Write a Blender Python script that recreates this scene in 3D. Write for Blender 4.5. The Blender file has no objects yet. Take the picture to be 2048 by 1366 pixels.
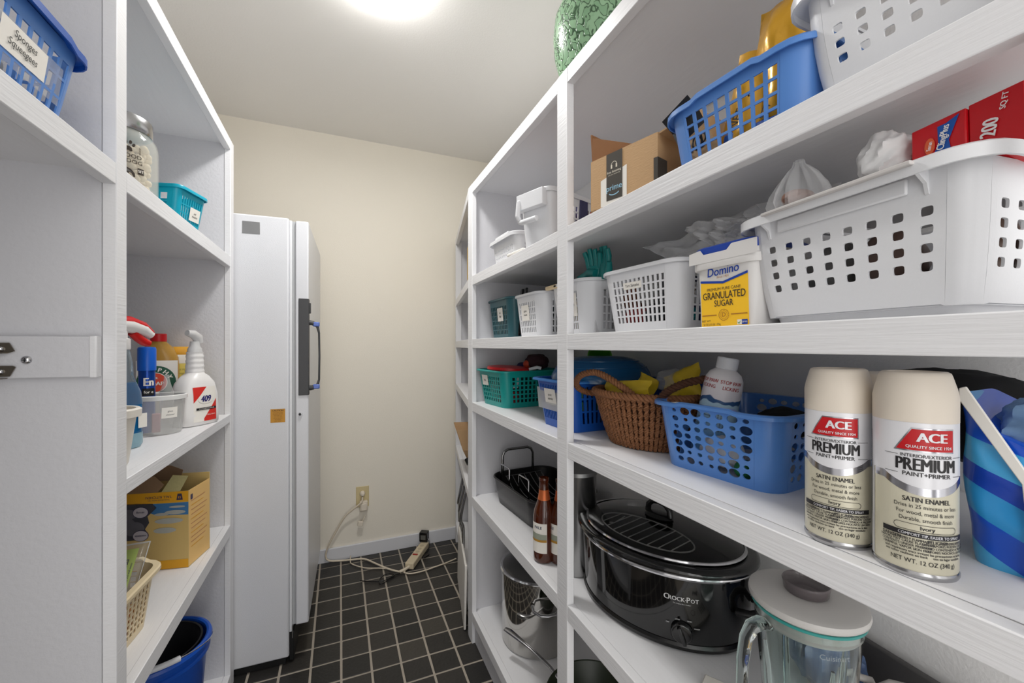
import bpy, bmesh, math, random
from mathutils import Vector, Matrix, Euler
PI = math.pi
random.seed(7)
SC = bpy.context.scene
COL = SC.collection

# ------------------------------------------------------------------ camera, world, lights, exposure
YAW = math.atan(344/820)
cam_d = bpy.data.cameras.new('camera'); cam = bpy.data.objects.new('camera', cam_d); COL.objects.link(cam)
cam_d.sensor_width = 36; cam_d.lens = 36*820/2048; cam_d.shift_y = 9/2048; cam_d.clip_start = 0.01
cam.location = (0, 0, 1.2); cam.rotation_euler = (PI/2, 0, -YAW)
SC.camera = cam
W = bpy.data.worlds.new('world'); SC.world = W; W.use_nodes = True
W.node_tree.nodes['Background'].inputs[0].default_value = (1.0, 0.985, 0.96, 1)
W.node_tree.nodes['Background'].inputs[1].default_value = 1.15
SC.cycles.diffuse_bounces = 8; SC.cycles.max_bounces = 14; SC.cycles.transparent_max_bounces = 24
def area(name, loc, rot, sx, sy, power, color):
    l = bpy.data.lights.new(name, 'AREA'); l.shape = 'RECTANGLE'; l.size = sx; l.size_y = sy; l.energy = power; l.color = color
    o = bpy.data.objects.new(name, l); COL.objects.link(o); o.location = loc; o.rotation_euler = rot
    return o
# daylight from the room behind, through the doorway the photographer stands in
area('doorway_daylight', (0.05, -0.78, 1.35), (PI/2, 0, 0), 0.9, 1.9, 8, (1.0, 0.985, 0.97))
SC.view_settings.view_transform = 'Standard'; SC.view_settings.look = 'None'
SC.view_settings.gamma = 1; SC.view_settings.use_curve_mapping = False
SC.view_settings.exposure = 0.11

# ------------------------------------------------------------------ materials
MATS = {}
def lin(c):
    return tuple((x/12.92 if x <= 0.04045 else ((x+0.055)/1.055)**2.4) for x in c)
def rgb(r, g, b): return lin((r/255, g/255, b/255)) + (1,)
def mat(name, col, rough=0.5, metal=0, bump=0, scale=60, trans=0, alpha=1, ior=1.45, var=0, coat=0, stretch=None, spec=0.5, sheen=0, sss=0):
    if name in MATS: return MATS[name]
    m = bpy.data.materials.new(name); m.use_nodes = True
    nt = m.node_tree; b = nt.nodes['Principled BSDF']
    c = rgb(*col)
    b.inputs['Base Color'].default_value = c; b.inputs['Roughness'].default_value = rough
    b.inputs['Metallic'].default_value = metal; b.inputs['IOR'].default_value = ior
    b.inputs['Transmission Weight'].default_value = trans; b.inputs['Alpha'].default_value = alpha
    b.inputs['Coat Weight'].default_value = coat; b.inputs['Specular IOR Level'].default_value = spec
    b.inputs['Sheen Weight'].default_value = sheen
    if sss:
        b.inputs['Subsurface Weight'].default_value = sss; b.inputs['Subsurface Scale'].default_value = 0.01
    if bump or var:
        tc = nt.nodes.new('ShaderNodeTexCoord'); mp = nt.nodes.new('ShaderNodeMapping')
        nt.links.new(tc.outputs['Object'], mp.inputs[0])
        if stretch: mp.inputs['Scale'].default_value = stretch
        n = nt.nodes.new('ShaderNodeTexNoise'); n.inputs['Scale'].default_value = scale; n.inputs['Detail'].default_value = 4
        nt.links.new(mp.outputs[0], n.inputs['Vector'])
        if bump:
            bp = nt.nodes.new('ShaderNodeBump'); bp.inputs['Strength'].default_value = bump; bp.inputs['Distance'].default_value = 0.004
            nt.links.new(n.outputs['Fac'], bp.inputs['Height']); nt.links.new(bp.outputs[0], b.inputs['Normal'])
        if var:
            mx = nt.nodes.new('ShaderNodeMixRGB'); mx.inputs[1].default_value = c
            mx.inputs[2].default_value = tuple(x*(1-var) for x in c[:3]) + (1,)
            nt.links.new(n.outputs['Fac'], mx.inputs[0]); nt.links.new(mx.outputs[0], b.inputs['Base Color'])
    MATS[name] = m
    return m
def emis(name, col, s):
    m = bpy.data.materials.new(name); m.use_nodes = True
    b = m.node_tree.nodes['Principled BSDF']; b.inputs['Base Color'].default_value = (.9, .9, .9, 1)
    b.inputs['Emission Color'].default_value = col; b.inputs['Emission Strength'].default_value = s
    return m

# ------------------------------------------------------------------ mesh builder
class MB:
    def __init__(s): s.v = []; s.f = []; s.mi = []
    def add(s, vs, fs, mi=0):
        n = len(s.v); s.v += [tuple(p) for p in vs]; s.f += [tuple(i+n for i in f) for f in fs]; s.mi += [mi]*len(fs)
    def box(s, x0, x1, y0, y1, z0, z1, mi=0, M=None):
        vs = [Vector(p) for p in ((x0,y0,z0),(x1,y0,z0),(x1,y1,z0),(x0,y1,z0),(x0,y0,z1),(x1,y0,z1),(x1,y1,z1),(x0,y1,z1))]
        if M is not None: vs = [M @ p for p in vs]
        s.add(vs, [(0,3,2,1),(4,5,6,7),(0,1,5,4),(1,2,6,5),(2,3,7,6),(3,0,4,7)], mi)
        return s
    def loft(s, rings, close=True, cap0=True, cap1=True, mi=0):
        n = len(rings[0]); vs = [p for r in rings for p in r]; fs = []
        for k in range(len(rings)-1):
            for i in range(n if close else n-1):
                j = (i+1) % n
                fs.append((k*n+i, k*n+j, (k+1)*n+j, (k+1)*n+i))
        if cap0: fs.append(tuple(range(n))[::-1])
        if cap1: fs.append(tuple((len(rings)-1)*n+i for i in range(n)))
        s.add(vs, fs, mi); return s
    def lathe(s, prof, seg=32, c=(0,0,0), ax=1, ay=1, e=2, cap0=True, cap1=True, mi=0, M=None, rot=0):
        rings = []
        for r, z in prof:
            ring = []
            for i in range(seg):
                t = 2*PI*i/seg + rot
                ct, st = math.cos(t), math.sin(t)
                if e != 2:
                    ct = math.copysign(abs(ct)**(2/e), ct); st = math.copysign(abs(st)**(2/e), st)
                p = Vector((c[0]+ax*r*ct, c[1]+ay*r*st, c[2]+z))
                ring.append(M @ p if M is not None else p)
            rings.append(ring)
        return s.loft(rings, True, cap0, cap1, mi)
    def tube(s, pts, r, seg=8, closed=False, mi=0, cap=True, flat=1):
        pts = [Vector(p) for p in pts]; n = len(pts)
        rs = r if isinstance(r, (list, tuple)) else [r]*n
        rings = []; up = None
        for i, p in enumerate(pts):
            a = pts[(i-1) % n] if (closed or i > 0) else p
            b = pts[(i+1) % n] if (closed or i < n-1) else p
            t = (b-a)
            t = t.normalized() if t.length > 1e-9 else Vector((0,0,1))
            if up is None:
                up = Vector((0,0,1)) if abs(t.z) < 0.9 else Vector((1,0,0))
            u = (up - t*up.dot(t))
            u = u.normalized() if u.length > 1e-6 else t.orthogonal().normalized()
            w = t.cross(u); up = u
            rings.append([p + (u*math.cos(2*PI*k/seg)*flat + w*math.sin(2*PI*k/seg))*rs[i] for k in range(seg)])
        if closed:
            rings.append(rings[0]); return s.loft(rings, True, False, False, mi)
        return s.loft(rings, True, cap, cap, mi)
    def sphere(s, c, r, seg=16, rings=10, sc=(1,1,1), mi=0, M=None):
        R = []
        for k in range(1, rings):
            ph = PI*k/rings
            ring = [Vector((c[0]+sc[0]*r*math.sin(ph)*math.cos(2*PI*i/seg), c[1]+sc[1]*r*math.sin(ph)*math.sin(2*PI*i/seg), c[2]-sc[2]*r*math.cos(ph))) for i in range(seg)]
            R.append([M @ p for p in ring] if M is not None else ring)
        return s.loft(R, True, True, True, mi)
    def prism(s, poly, z0, z1, mi=0, M=None):
        rs = [[Vector((x, y, z)) for x, y in poly] for z in (z0, z1)]
        if M is not None: rs = [[M @ p for p in r] for r in rs]
        return s.loft(rs, True, True, True, mi)
def obj(name, mb, m, parent=None, smooth=None, bevel=0, solid=0, sub=0, loc=None, rot=None, off=-1, bseg=2):
    me = bpy.data.meshes.new(name)
    me.from_pydata(mb.v, [], mb.f)
    for x in (m if isinstance(m, (list, tuple)) else [m]): me.materials.append(x)
    if any(mb.mi): me.polygons.foreach_set('material_index', mb.mi)
    bm = bmesh.new(); bm.from_mesh(me); bmesh.ops.remove_doubles(bm, verts=bm.verts, dist=1e-5)
    bmesh.ops.recalc_face_normals(bm, faces=bm.faces); bm.to_mesh(me); bm.free()
    o = bpy.data.objects.new(name, me); COL.objects.link(o)
    if parent is not None: o.parent = parent
    if loc: o.location = loc
    if rot: o.rotation_euler = rot
    if solid:
        md = o.modifiers.new('solid', 'SOLIDIFY'); md.thickness = solid; md.offset = off
        dg = bpy.context.evaluated_depsgraph_get(); me2 = bpy.data.meshes.new_from_object(o.evaluated_get(dg))
        o.modifiers.clear(); o.data = me2; bpy.data.meshes.remove(me); me = me2; me.name = name
    if bevel:
        md = o.modifiers.new('bevel', 'BEVEL'); md.width = bevel; md.segments = bseg; md.limit_method = 'ANGLE'; md.angle_limit = math.radians(40)
    if sub:
        md = o.modifiers.new('sub', 'SUBSURF'); md.levels = sub; md.render_levels = sub
    if smooth is None: smooth = 35
    if smooth: me.shade_smooth(); me.set_sharp_from_angle(angle=math.radians(smooth)) if smooth < 180 else None
    return o
def thing(name, label, cat, loc=(0,0,0), rz=0, group=None, rot=None):
    o = bpy.data.objects.new(name, None); COL.objects.link(o); o.location = loc
    o.rotation_euler = rot if rot else (0, 0, rz); o.empty_display_size = 0.05
    o['label'] = label; o['category'] = cat
    if group: o['group'] = group
    return o
def tag(o, label, cat, group=None):
    o['label'] = label; o['category'] = cat
    if group: o['group'] = group
    return o
def struct(name, mb, m, **k):
    o = obj(name, mb, m, **k); o['kind'] = 'structure'; return o

_FC = {}
def text_mb(body, size, w=1.0, bold=0.0, align='CENTER', res=3):
    """flat lettering: 2D vertices and faces of a text, centred at 0"""
    key = (body, size, w, bold, align)
    if key in _FC: return _FC[key]
    cu = bpy.data.curves.new('t', 'FONT'); cu.body = body; cu.size = size; cu.align_x = align; cu.align_y = 'CENTER'
    cu.offset = bold*size; cu.resolution_u = res
    o = bpy.data.objects.new('t', cu); COL.objects.link(o)
    dg = bpy.context.evaluated_depsgraph_get()
    me = bpy.data.meshes.new_from_object(o.evaluated_get(dg))
    vs = [(v.co.x*w, v.co.y) for v in me.vertices]; fs = [tuple(p.vertices) for p in me.polygons]
    bpy.data.objects.remove(o); bpy.data.curves.remove(cu); bpy.data.meshes.remove(me)
    _FC[key] = (vs, fs); return vs, fs
def put_text(mb, fn, body, size, at=(0,0), w=1.0, bold=0.0, rot=0, align='CENTER', mi=0, res=3, shear=0, lay=1):
    """write body onto a surface: fn(a, b, lay) -> 3D point for across a, up b"""
    vs, fs = text_mb(body, size, w, 0.0, align, res)
    c, s = math.cos(rot), math.sin(rot)
    for q, dx in enumerate((0,) if bold < 0.005 else (-bold*size, bold*size) if bold < 0.03 else (-bold*size, 0, bold*size)):
        mb.add([fn(at[0]+(x+dx+shear*y)*c-y*s, at[1]+(x+dx+shear*y)*s+y*c, lay+0.12*q) for x, y in vs], fs, mi)
def put_poly(mb, fn, pts, mi=0, lay=1, nx=1):
    """flat patch; a quad is cut into nx strips so it can follow a curve"""
    if len(pts) == 4 and nx > 1:
        a, b, c, d = [Vector(p) for p in pts]
        vs = []; fs = []; ny = max(1, nx//5)
        for i in range(nx+1):
            t = i/nx; p = a.lerp(b, t); q = d.lerp(c, t)
            for j in range(ny+1): r_ = p.lerp(q, j/ny); vs.append(fn(r_.x, r_.y, lay))
        for i in range(nx):
            for j in range(ny): k = i*(ny+1)+j; fs.append((k, k+ny+1, k+ny+2, k+1))
        mb.add(vs, fs, mi)
    else: mb.add([fn(x, y, lay) for x, y in pts], [tuple(range(len(pts)))], mi)
def cyl_fn(r, a0=-PI/2, gap=0.00025, c=(0,0,0)):
    """surface of an upright cylinder; a0 is the angle that faces the reader"""
    def f(a, b, lay=1):
        t = a0 + a/r; R = r + gap*lay
        return (c[0]+R*math.cos(t), c[1]+R*math.sin(t), c[2]+b)
    return f
def flat_fn(o, ux, uy, gap=0.0003):
    o, ux, uy = Vector(o), Vector(ux).normalized(), Vector(uy).normalized(); n = ux.cross(uy)
    return lambda a, b, lay=1: o + ux*a + uy*b + n*gap*lay

# ------------------------------------------------------------------ baskets
def rrect(w, d, r, seg=4):
    """outline of a rounded rectangle from the middle of the front side, counter-clockwise: points with side tag"""
    out = []
    for cx, cy, a0 in ((w/2-r, -d/2+r, -PI/2), (w/2-r, d/2-r, 0), (-w/2+r, d/2-r, PI/2), (-w/2+r, -d/2+r, PI)):
        for k in range(seg+1):
            a = a0 + k/seg*PI/2; out.append((cx+r*math.cos(a), cy+r*math.sin(a)))
    return out
def hole_cell(mb, P, s0, s1, t0, t1, hs, ht, rr, mi=0, cx=0.5, cy=0.5, circ=False):
    """a cell s0..s1, t0..t1 with a rounded hole of size hs x ht (fractions); P(s,t) is the surface"""
    outer = []; inner = []
    for k in range(16):
        a = PI/8*k; c, s = math.cos(a), math.sin(a); m = max(abs(c), abs(s))
        outer.append((0.5+0.5*c/m, 0.5+0.5*s/m))
        if circ: inner.append((cx+hs/2*c, cy+ht/2*s))
        else:
            e = 2/rr; inner.append((cx+hs/2*math.copysign(abs(c)**e, c), cy+ht/2*math.copysign(abs(s)**e, s)))
    vs = [P(s0+(s1-s0)*x, t0+(t1-t0)*y) for x, y in outer+inner]
    mb.add(vs, [(k, (k+1) % 16, 16+(k+1) % 16, 16+k) for k in range(16)], mi)
def basket_mb(w, d, h, taper=0.85, r=0.02, front=None, side=None, t_lo=0.08, t_hi=0.86, floor=True, bulge=0.0, cseg=6):
    """open basket, top size w x d, height h. front/side: dict(n=columns, m=rows, fx, fy, kind, margin, pat) of the openings"""
    mb = MB()
    def prof(t): return taper + (1-taper)*t + bulge*math.sin(PI*t)*0.5
    # breakpoints round the outline, listed by side
    rows_f = front; rows_s = side
    r = min(r, w/2.2, d/2.2)
    segs = []
    def wall(p0, p1, spec):
        P0, P1 = Vector(p0), Vector(p1)
        def P(s, t):
            q = P0.lerp(P1, s); k = prof(t)
            return (q.x*k, q.y*k, h*t)
        if not spec:
            for t0, t1 in ((0, .25), (.25, .5), (.5, .75), (.75, 1)): mb.add([P(0,t0), P(1,t0), P(1,t1), P(0,t1)], [(0,1,2,3)])
            return
        n, m = spec['n'], spec['m']; mg = max(spec.get('margin', 0.04), 0.004)
        fx, fy = spec.get('fx', 0.6), spec.get('fy', 0.8); kind = spec.get('kind', 'slot')
        lo, hi = spec.get('lo', t_lo), spec.get('hi', t_hi)
        S = lambda i: mg + (1-2*mg)*i/n
        T = lambda j: lo + (hi-lo)*j/m
        # frame
        cols = [0] + [S(i) for i in range(n+1)] + [1]
        for a0, a1 in zip(cols[:-1], cols[1:]):
            for b0, b1 in ((0, lo), (hi, 1)): mb.add([P(a0,b0), P(a1,b0), P(a1,b1), P(a0,b1)], [(0,1,2,3)])
        for a0, a1 in ((0, S(0)), (S(n), 1)):
            for j in range(m): mb.add([P(a0,T(j)), P(a1,T(j)), P(a1,T(j+1)), P(a0,T(j+1))], [(0,1,2,3)])
        pat = spec.get('pat')
        for i in range(n):
            for j in range(m):
                s0, s1, t0, t1 = S(i), S(i+1), T(j), T(j+1)
                if spec.get('skip') and spec['skip'](i, j):
                    mb.add([P(s0,t0), P(s1,t0), P(s1,t1), P(s0,t1)], [(0,1,2,3)]); continue
                if kind == 'slot':
                    a, b = (1-fx)/2*(s1-s0), (1-fy)/2*(t1-t0)
                    xs = (s0, s0+a, s1-a, s1); ys = (t0, t0+b, t1-b, t1)
                    for x in range(3):
                        for y in range(3):
                            if x == 1 and y == 1: continue
                            mb.add([P(xs[x],ys[y]), P(xs[x+1],ys[y]), P(xs[x+1],ys[y+1]), P(xs[x],ys[y+1])], [(0,1,2,3)])
                elif kind == 'round':
                    k = pat[(i*3 + j*5 + (i*j) % 3) % len(pat)] if pat else 1
                    hole_cell(mb, P, s0, s1, t0, t1, fx*k, fy*k, 2, circ=True)
                else:
                    hole_cell(mb, P, s0, s1, t0, t1, fx, fy, 4)
    ol = rrect(w, d, r, cseg); N = len(ol); q = cseg+1
    ends = [(ol[N-1], ol[0], front), (ol[q-1], ol[q], side), (ol[2*q-1], ol[2*q], front), (ol[3*q-1], ol[3*q], side)]
    for a, b, sp in ends: wall(a, b, sp)
    for c in range(4):
        for k in range(cseg):
            a, b = ol[c*q+k], ol[c*q+k+1]
            for t0, t1 in ((0, .25), (.25, .5), (.5, .75), (.75, 1)):
                mb.add([(a[0]*prof(t0),a[1]*prof(t0),h*t0), (b[0]*prof(t0),b[1]*prof(t0),h*t0), (b[0]*prof(t1),b[1]*prof(t1),h*t1), (a[0]*prof(t1),a[1]*prof(t1),h*t1)], [(0,1,2,3)])
    if floor: mb.add([(x*prof(0), y*prof(0), 0.0) for x, y in ol], [tuple(range(N))])
    return mb
def rim_mb(w, d, h, r, out=0.01, drop=0.008, th=0.002, dip=None, cseg=5):
    """flanged rim with a turned-down lip, following the outline; dip(x,y) lowers or raises it"""
    mb = MB(); dip = dip or (lambda x, y: 0)
    prof = ((0, -0.004), (0, 0.0), (out*0.8, 0.0005), (out, -0.002), (out, -drop), (out-th, -drop), (out-th, -th-0.002), (0.0, -th-0.001))
    rings = []
    def fine(w, d, r):
        o = rrect(w, d, max(r, .002), cseg); q = cseg+1; res = []
        for c in range(4):
            res += o[c*q:(c+1)*q]
            a, b = o[(c+1)*q-1], o[((c+1)*q) % len(o)]
            n = 14
            res += [(a[0]+(b[0]-a[0])*k/n, a[1]+(b[1]-a[1])*k/n) for k in range(1, n)]
        return res
    base = fine(w, d, r)
    for o, z in prof:
        rings.append([Vector((x, y, h+z+dip(bx, by))) for (x, y), (bx, by) in zip(fine(w+2*o, d+2*o, r+o), base)])
    rings.append(rings[0])
    n = len(rings[0])
    return mb.loft(rings, True, False, False)
def basket(name, label, loc, rz, w, d, h, m, taper=0.85, r=0.02, front=None, side=None, th=0.0022, rim=(0.01, 0.008), dip=None, group=None, rot=None, cat='basket', **k):
    t = thing(name, label, cat, loc, rz, group, rot)
    obj('basket_body', basket_mb(w, d, h, taper, r, front, side, **k), m, t, smooth=22, solid=th, off=1)
    obj('rim', rim_mb(w, d, h, r, rim[0], rim[1], dip=dip), m, t, smooth=40)
    return t
def paper_label(parent, fn, w, h, lines, size, colr=(28, 28, 34), paper=None, name='paper_label', shear=0.15, wx=0.9):
    mb = MB(); put_poly(mb, fn, [(-w/2,-h/2),(w/2,-h/2),(w/2,h/2),(-w/2,h/2)], 0, 1)
    n = len(lines)
    for i, s in enumerate(lines):
        put_text(mb, fn, s, size, (0, (n-1)*size*0.55 - i*size*1.1), w=wx, mi=1, lay=2, shear=shear)
    return obj(name, mb, [paper or mat('label_paper', (236, 232, 224), 0.6), mat('ink_%d_%d_%d' % colr, colr, 0.6)], parent, smooth=0)
# ------------------------------------------------------------------ paints
def painted(name, col, bump=0.25, scale=120, stretch=(1,1,1), rough=0.45):
    return mat(name, col, rough, bump=bump, scale=scale, stretch=stretch)
M_shelf = painted('white_shelf_paint', (226, 226, 228), 0.2, 60, (1, 0.2, 4), 0.42)
M_panel = painted('white_panel_paint', (206, 206, 210), 0.22, 110, (1,1,1), 0.5)
M_wall = painted('cream_wall_paint', (233, 227, 214), 0.12, 200, (1,1,1), 0.6)
M_side = painted('grey_white_wall_paint', (226, 225, 224), 0.2, 160, (1,1,1), 0.6)
M_ceil = painted('ceiling_paint', (234, 232, 228), 0.15, 150, (1,1,1), 0.7)
M_trim = painted('trim_paint', (214, 215, 220), 0.1, 90, (1,1,1), 0.4)
M_grout = mat('grout', (184, 174, 160), 0.9, bump=0.4, scale=400, var=0.25)
M_tiles = [mat('slate_tile_%d' % i, c, 0.42, bump=0.25, scale=90, var=0.3) for i, c in enumerate(((47,45,43),(40,39,38),(54,51,48),(68,64,58)))]

# ------------------------------------------------------------------ shell
H = 2.38; YB = 2.5; XR = 0.90; XL = -0.86; YF = -0.8
struct('wall_back', MB().box(XL-0.1, XR+0.1, YB, YB+0.1, 0, H), M_wall)
struct('wall_right', MB().box(XR, XR+0.1, YF, YB, 0, H), M_side)
struct('wall_left', MB().box(XL-0.1, XL, YF, YB, 0, H), M_side)
struct('ceiling', MB().box(XL-0.1, XR+0.1, YF, YB+0.1, H, H+0.1), M_ceil)
struct('baseboard_back', MB().box(XL, XR, YB-0.014, YB, 0, 0.075), M_trim, bevel=0.003)
fl = struct('floor', MB().box(XL-0.1, XR+0.1, YF, YB+0.1, -0.05, 0.0), M_grout)
# floor tiles: one slate each, joints recessed
P = 0.1045; tile_meshes = []
for i, m in enumerate(M_tiles):
    s = P/2-0.0042
    o = obj('floor_tile', MB().box(-s, s, -s, s, 0, 0.0026), m, fl, smooth=0, bevel=0.0015, bseg=1)
    tile_meshes.append(o.data); bpy.data.objects.remove(o)
def tile(x, y):
    k = random.choices((0,1,2,3), (5,4,4,1))[0]
    o = bpy.data.objects.new('floor_tile', tile_meshes[k]); COL.objects.link(o); o.parent = fl
    o.location = (x, y, random.uniform(-0.0006, 0.0003)); o.rotation_euler = (0, 0, random.uniform(-0.01, 0.01))
    md = o.modifiers.new('bevel', 'BEVEL'); md.width = 0.0015; md.segments = 1
x0 = 0.0045; y0 = 2.455-P*0.25
for i in range(-5, 6):
    for j in range(0, 25):
        x = x0+(i+0.5)*P; y = y0-(j-0.5)*P
        if y + P/2 > YB: continue
        if x < 0.56 or y > 1.5: tile(x, y)
for j in range(0, 9): tile(x0+6.5*P, y0-(j-0.5)*P) if y0-(j-0.5)*P+P/2 < YB else None

cut = obj('floor_tile', MB().box(-P/2+0.0042, P/2-0.0042, 2.4335, YB-0.0145, 0, 0.0026), M_tiles[0], fl, smooth=0)
for i in range(-5, 7):
    c = cut if i == -5 else cut.copy()
    if i > -5: COL.objects.link(c)
    c.location.x = x0+(i+0.5)*P
# ------------------------------------------------------------------ ceiling light
t = thing('ceiling_light', 'round white glowing globe light on the ceiling', 'light', (0.121, 1.354, H))
obj('light_base', MB().lathe([(0.105,0),(0.105,-0.015),(0.09,-0.022)][::-1], 40), M_trim, t)
g = [(0.09,-0.02)] + [(0.118*math.sin(a)+0.0, -0.03-0.062*(1-math.cos(a))) for a in [PI*(0.62-0.06*k) for k in range(0)]]
prof = [(0.0015,-0.08),(0.036,-0.077),(0.067,-0.069),(0.088,-0.057),(0.099,-0.042),(0.096,-0.029),(0.082,-0.02)]
obj('globe_shade', MB().lathe(prof, 40), emis('lamp_glass', (1,0.985,0.96,1), 24), t, smooth=180)
lp = bpy.data.lights.new('ceiling_lamp_glow', 'AREA'); lp.shape = 'DISK'; lp.size = 0.2; lp.energy = 8.5; lp.color = (1, 0.985, 0.96)
lo = bpy.data.objects.new('ceiling_lamp_glow', lp); COL.objects.link(lo); lo.location = (0.121, 1.354, H-0.083)

# ------------------------------------------------------------------ shelving units (face frame 1x2 boards, thin shelf boards)
TH = 0.037
def unit_right():
    t = thing('shelving_unit', 'long white painted built-in shelving filling the right wall', 'shelving unit', (0.49, 0, 0))
    xf, xb = 0.0, 0.405
    ys = (0.086, 1.631)
    posts = ((0.086, 0.134), (0.835, 0.883), (1.584, 1.631))
    for a, b in posts:
        obj('front_post', MB().box(0, 0.019, a, b, 0, 1.8535), M_shelf, t, bevel=0.0015)
    for a, b in ((1.597, 1.617),):
        obj('end_panel', MB().box(0.019, xb, a, b, 0, 1.8535), M_panel, t)
    bays = ((0.134, 0.835), (0.883, 1.584))
    for ztop in (0.127, 0.593, 0.974, 1.2280, 1.4815, 1.8535):
        for a, b in bays:
            obj('shelf_edge', MB().box(0.0005, 0.02, a, b, ztop-TH if ztop > 0.2 else 0.09, ztop), M_shelf, t, bevel=0.0015)
        e = 0.0008
        obj('shelf_board', MB().box(0.02, xb, 0.09, 1.597, ztop-0.019, ztop-e), M_shelf, t)
    obj('toe_board', MB().box(0.012, 0.03, 0.134, 1.584, 0.005, 0.1), M_panel, t)
    for a in (0.5,):
        pass
    return t
unit_right()
A = math.radians(11.3)
def unit_far():
    t = thing('shelving_unit', 'narrow angled white shelving bay running to the back wall', 'shelving unit', (0.49, 1.633, 0), -A)
    L = 0.86
    for a, b in ((0.0, 0.02), (L-0.04, L)):
        obj('front_post', MB().box(0, 0.035, a, b, 0, 1.8535), M_shelf, t, bevel=0.0015)
    obj('end_panel', MB().box(0.035, 0.16, L-0.03, L-0.012, 0, 1.8535), M_panel, t)
    for ztop in (0.127, 0.593, 0.974, 1.2280, 1.4815, 1.8535):
        obj('shelf_edge', MB().box(0.0005, 0.02, 0.02, L-0.04, ztop-TH if ztop > 0.2 else 0.09, ztop), M_shelf, t, bevel=0.0015)
        obj('shelf_board', MB().prism([(0.02, 0.02), (0.33, 0.09), (0.2, L-0.1), (0.02, L-0.03)], ztop-0.019, ztop-0.0008), M_shelf, t)
    return t
unit_far()
def unit_left():
    t = thing('shelving_unit', 'white painted built-in shelving on the left wall before the freezer', 'shelving unit', (-0.35, 0, 0))
    T = 1.918; xb = -0.50
    for a, b, top in ((0.902, 0.939, 2.38), (1.690, 1.735, T)):
        obj('front_post', MB().box(-0.019, 0, a, b, 0, top-0.001), M_shelf, t, bevel=0.0015)
    obj('side_panel', MB().box(xb, -0.0195, 0.9025, 0.922, 0, 2.379), M_panel, t)
    obj('front_post', MB().box(-0.019, 0, 0.082, 0.12, 0, 2.379), M_shelf, t, bevel=0.0015)  # unseen post, added with the panel below to shade the near bay
    obj('side_panel', MB().box(xb, -0.0195, 0.10, 0.118, 0, 2.379), M_panel, t)  # added out of view to keep light from behind off the near bay
    obj('side_panel', MB().box(xb, -0.0195, 1.6915, 1.711, 0, T), M_panel, t)
    for a, b in ((0.92, 1.705),):
        for ztop, th in ((0.579, TH), (0.9636, 0.028), (1.511, TH), (T, TH), (0.06, 0.03)):
            obj('shelf_edge', MB().box(-0.02, -0.0005, 0.939, 1.690, ztop-th, ztop), M_shelf, t, bevel=0.0015)
            obj('shelf_board', MB().box(xb, -0.02, 0.922, 1.692, ztop-0.018, ztop-0.0008), M_shelf, t)
    obj('shelf_edge', MB().box(-0.02, -0.0005, 0.12, 0.902, 1.511-TH, 1.511), M_shelf, t, bevel=0.0015)
    obj('shelf_board', MB().box(xb, -0.02, 0.12, 0.904, 1.493, 1.5102), M_shelf, t)
    return t
unit_left()
# ================================================================== right unit, two upper shelves
ZA, ZM, ZB, ZC, ZD = 1.4816, 1.2281, 0.9741, 0.5931, 0.1271
R90 = -PI/2
def deg(a): return math.radians(a)
M_white_pl = mat('white_plastic', (222, 223, 226), 0.35, sss=0.0, bump=0.05, scale=250)
M_white_pl2 = mat('soft_white_plastic', (216, 214, 212), 0.4)
M_blue_pl = mat('cornflower_blue_plastic', (58, 120, 192), 0.4)
M_blue_pl2 = mat('pale_blue_plastic', (84, 132, 200), 0.35)
M_deep_blue = mat('deep_blue_plastic', (22, 82, 170), 0.35)
M_teal = mat('teal_plastic', (20, 148, 142), 0.35)
M_dteal = mat('dark_teal_plastic', (48, 92, 100), 0.35)
M_card = mat('cardboard', (196, 160, 118), 0.8, bump=0.2, scale=80, stretch=(1,1,6), var=0.08)
M_card_in = mat('cardboard_inside', (142, 98, 62), 0.85, var=0.1, bump=0.1)
M_black = mat('black_plastic', (18, 18, 19), 0.25)
M_ink = mat('black_ink', (24, 24, 28), 0.5)
M_lab = mat('label_paper', (236, 232, 224), 0.6)
M_red = mat('red_plastic', (196, 22, 28), 0.35)
M_steel = mat('stainless_steel', (176, 176, 178), 0.22, metal=1)
M_chrome = mat('chrome', (205, 205, 208), 0.1, metal=1)
def film(name, col, alpha, rough=0.15):
    """thin clear plastic sheet"""
    m = mat(name, col, rough, alpha=alpha, bump=0.3, scale=30); m.use_backface_culling = False; return m
M_film = film('clear_plastic_film', (205, 206, 208), 0.34)
M_film2 = film('milky_plastic_film', (206, 206, 207), 0.62, 0.3)

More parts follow.
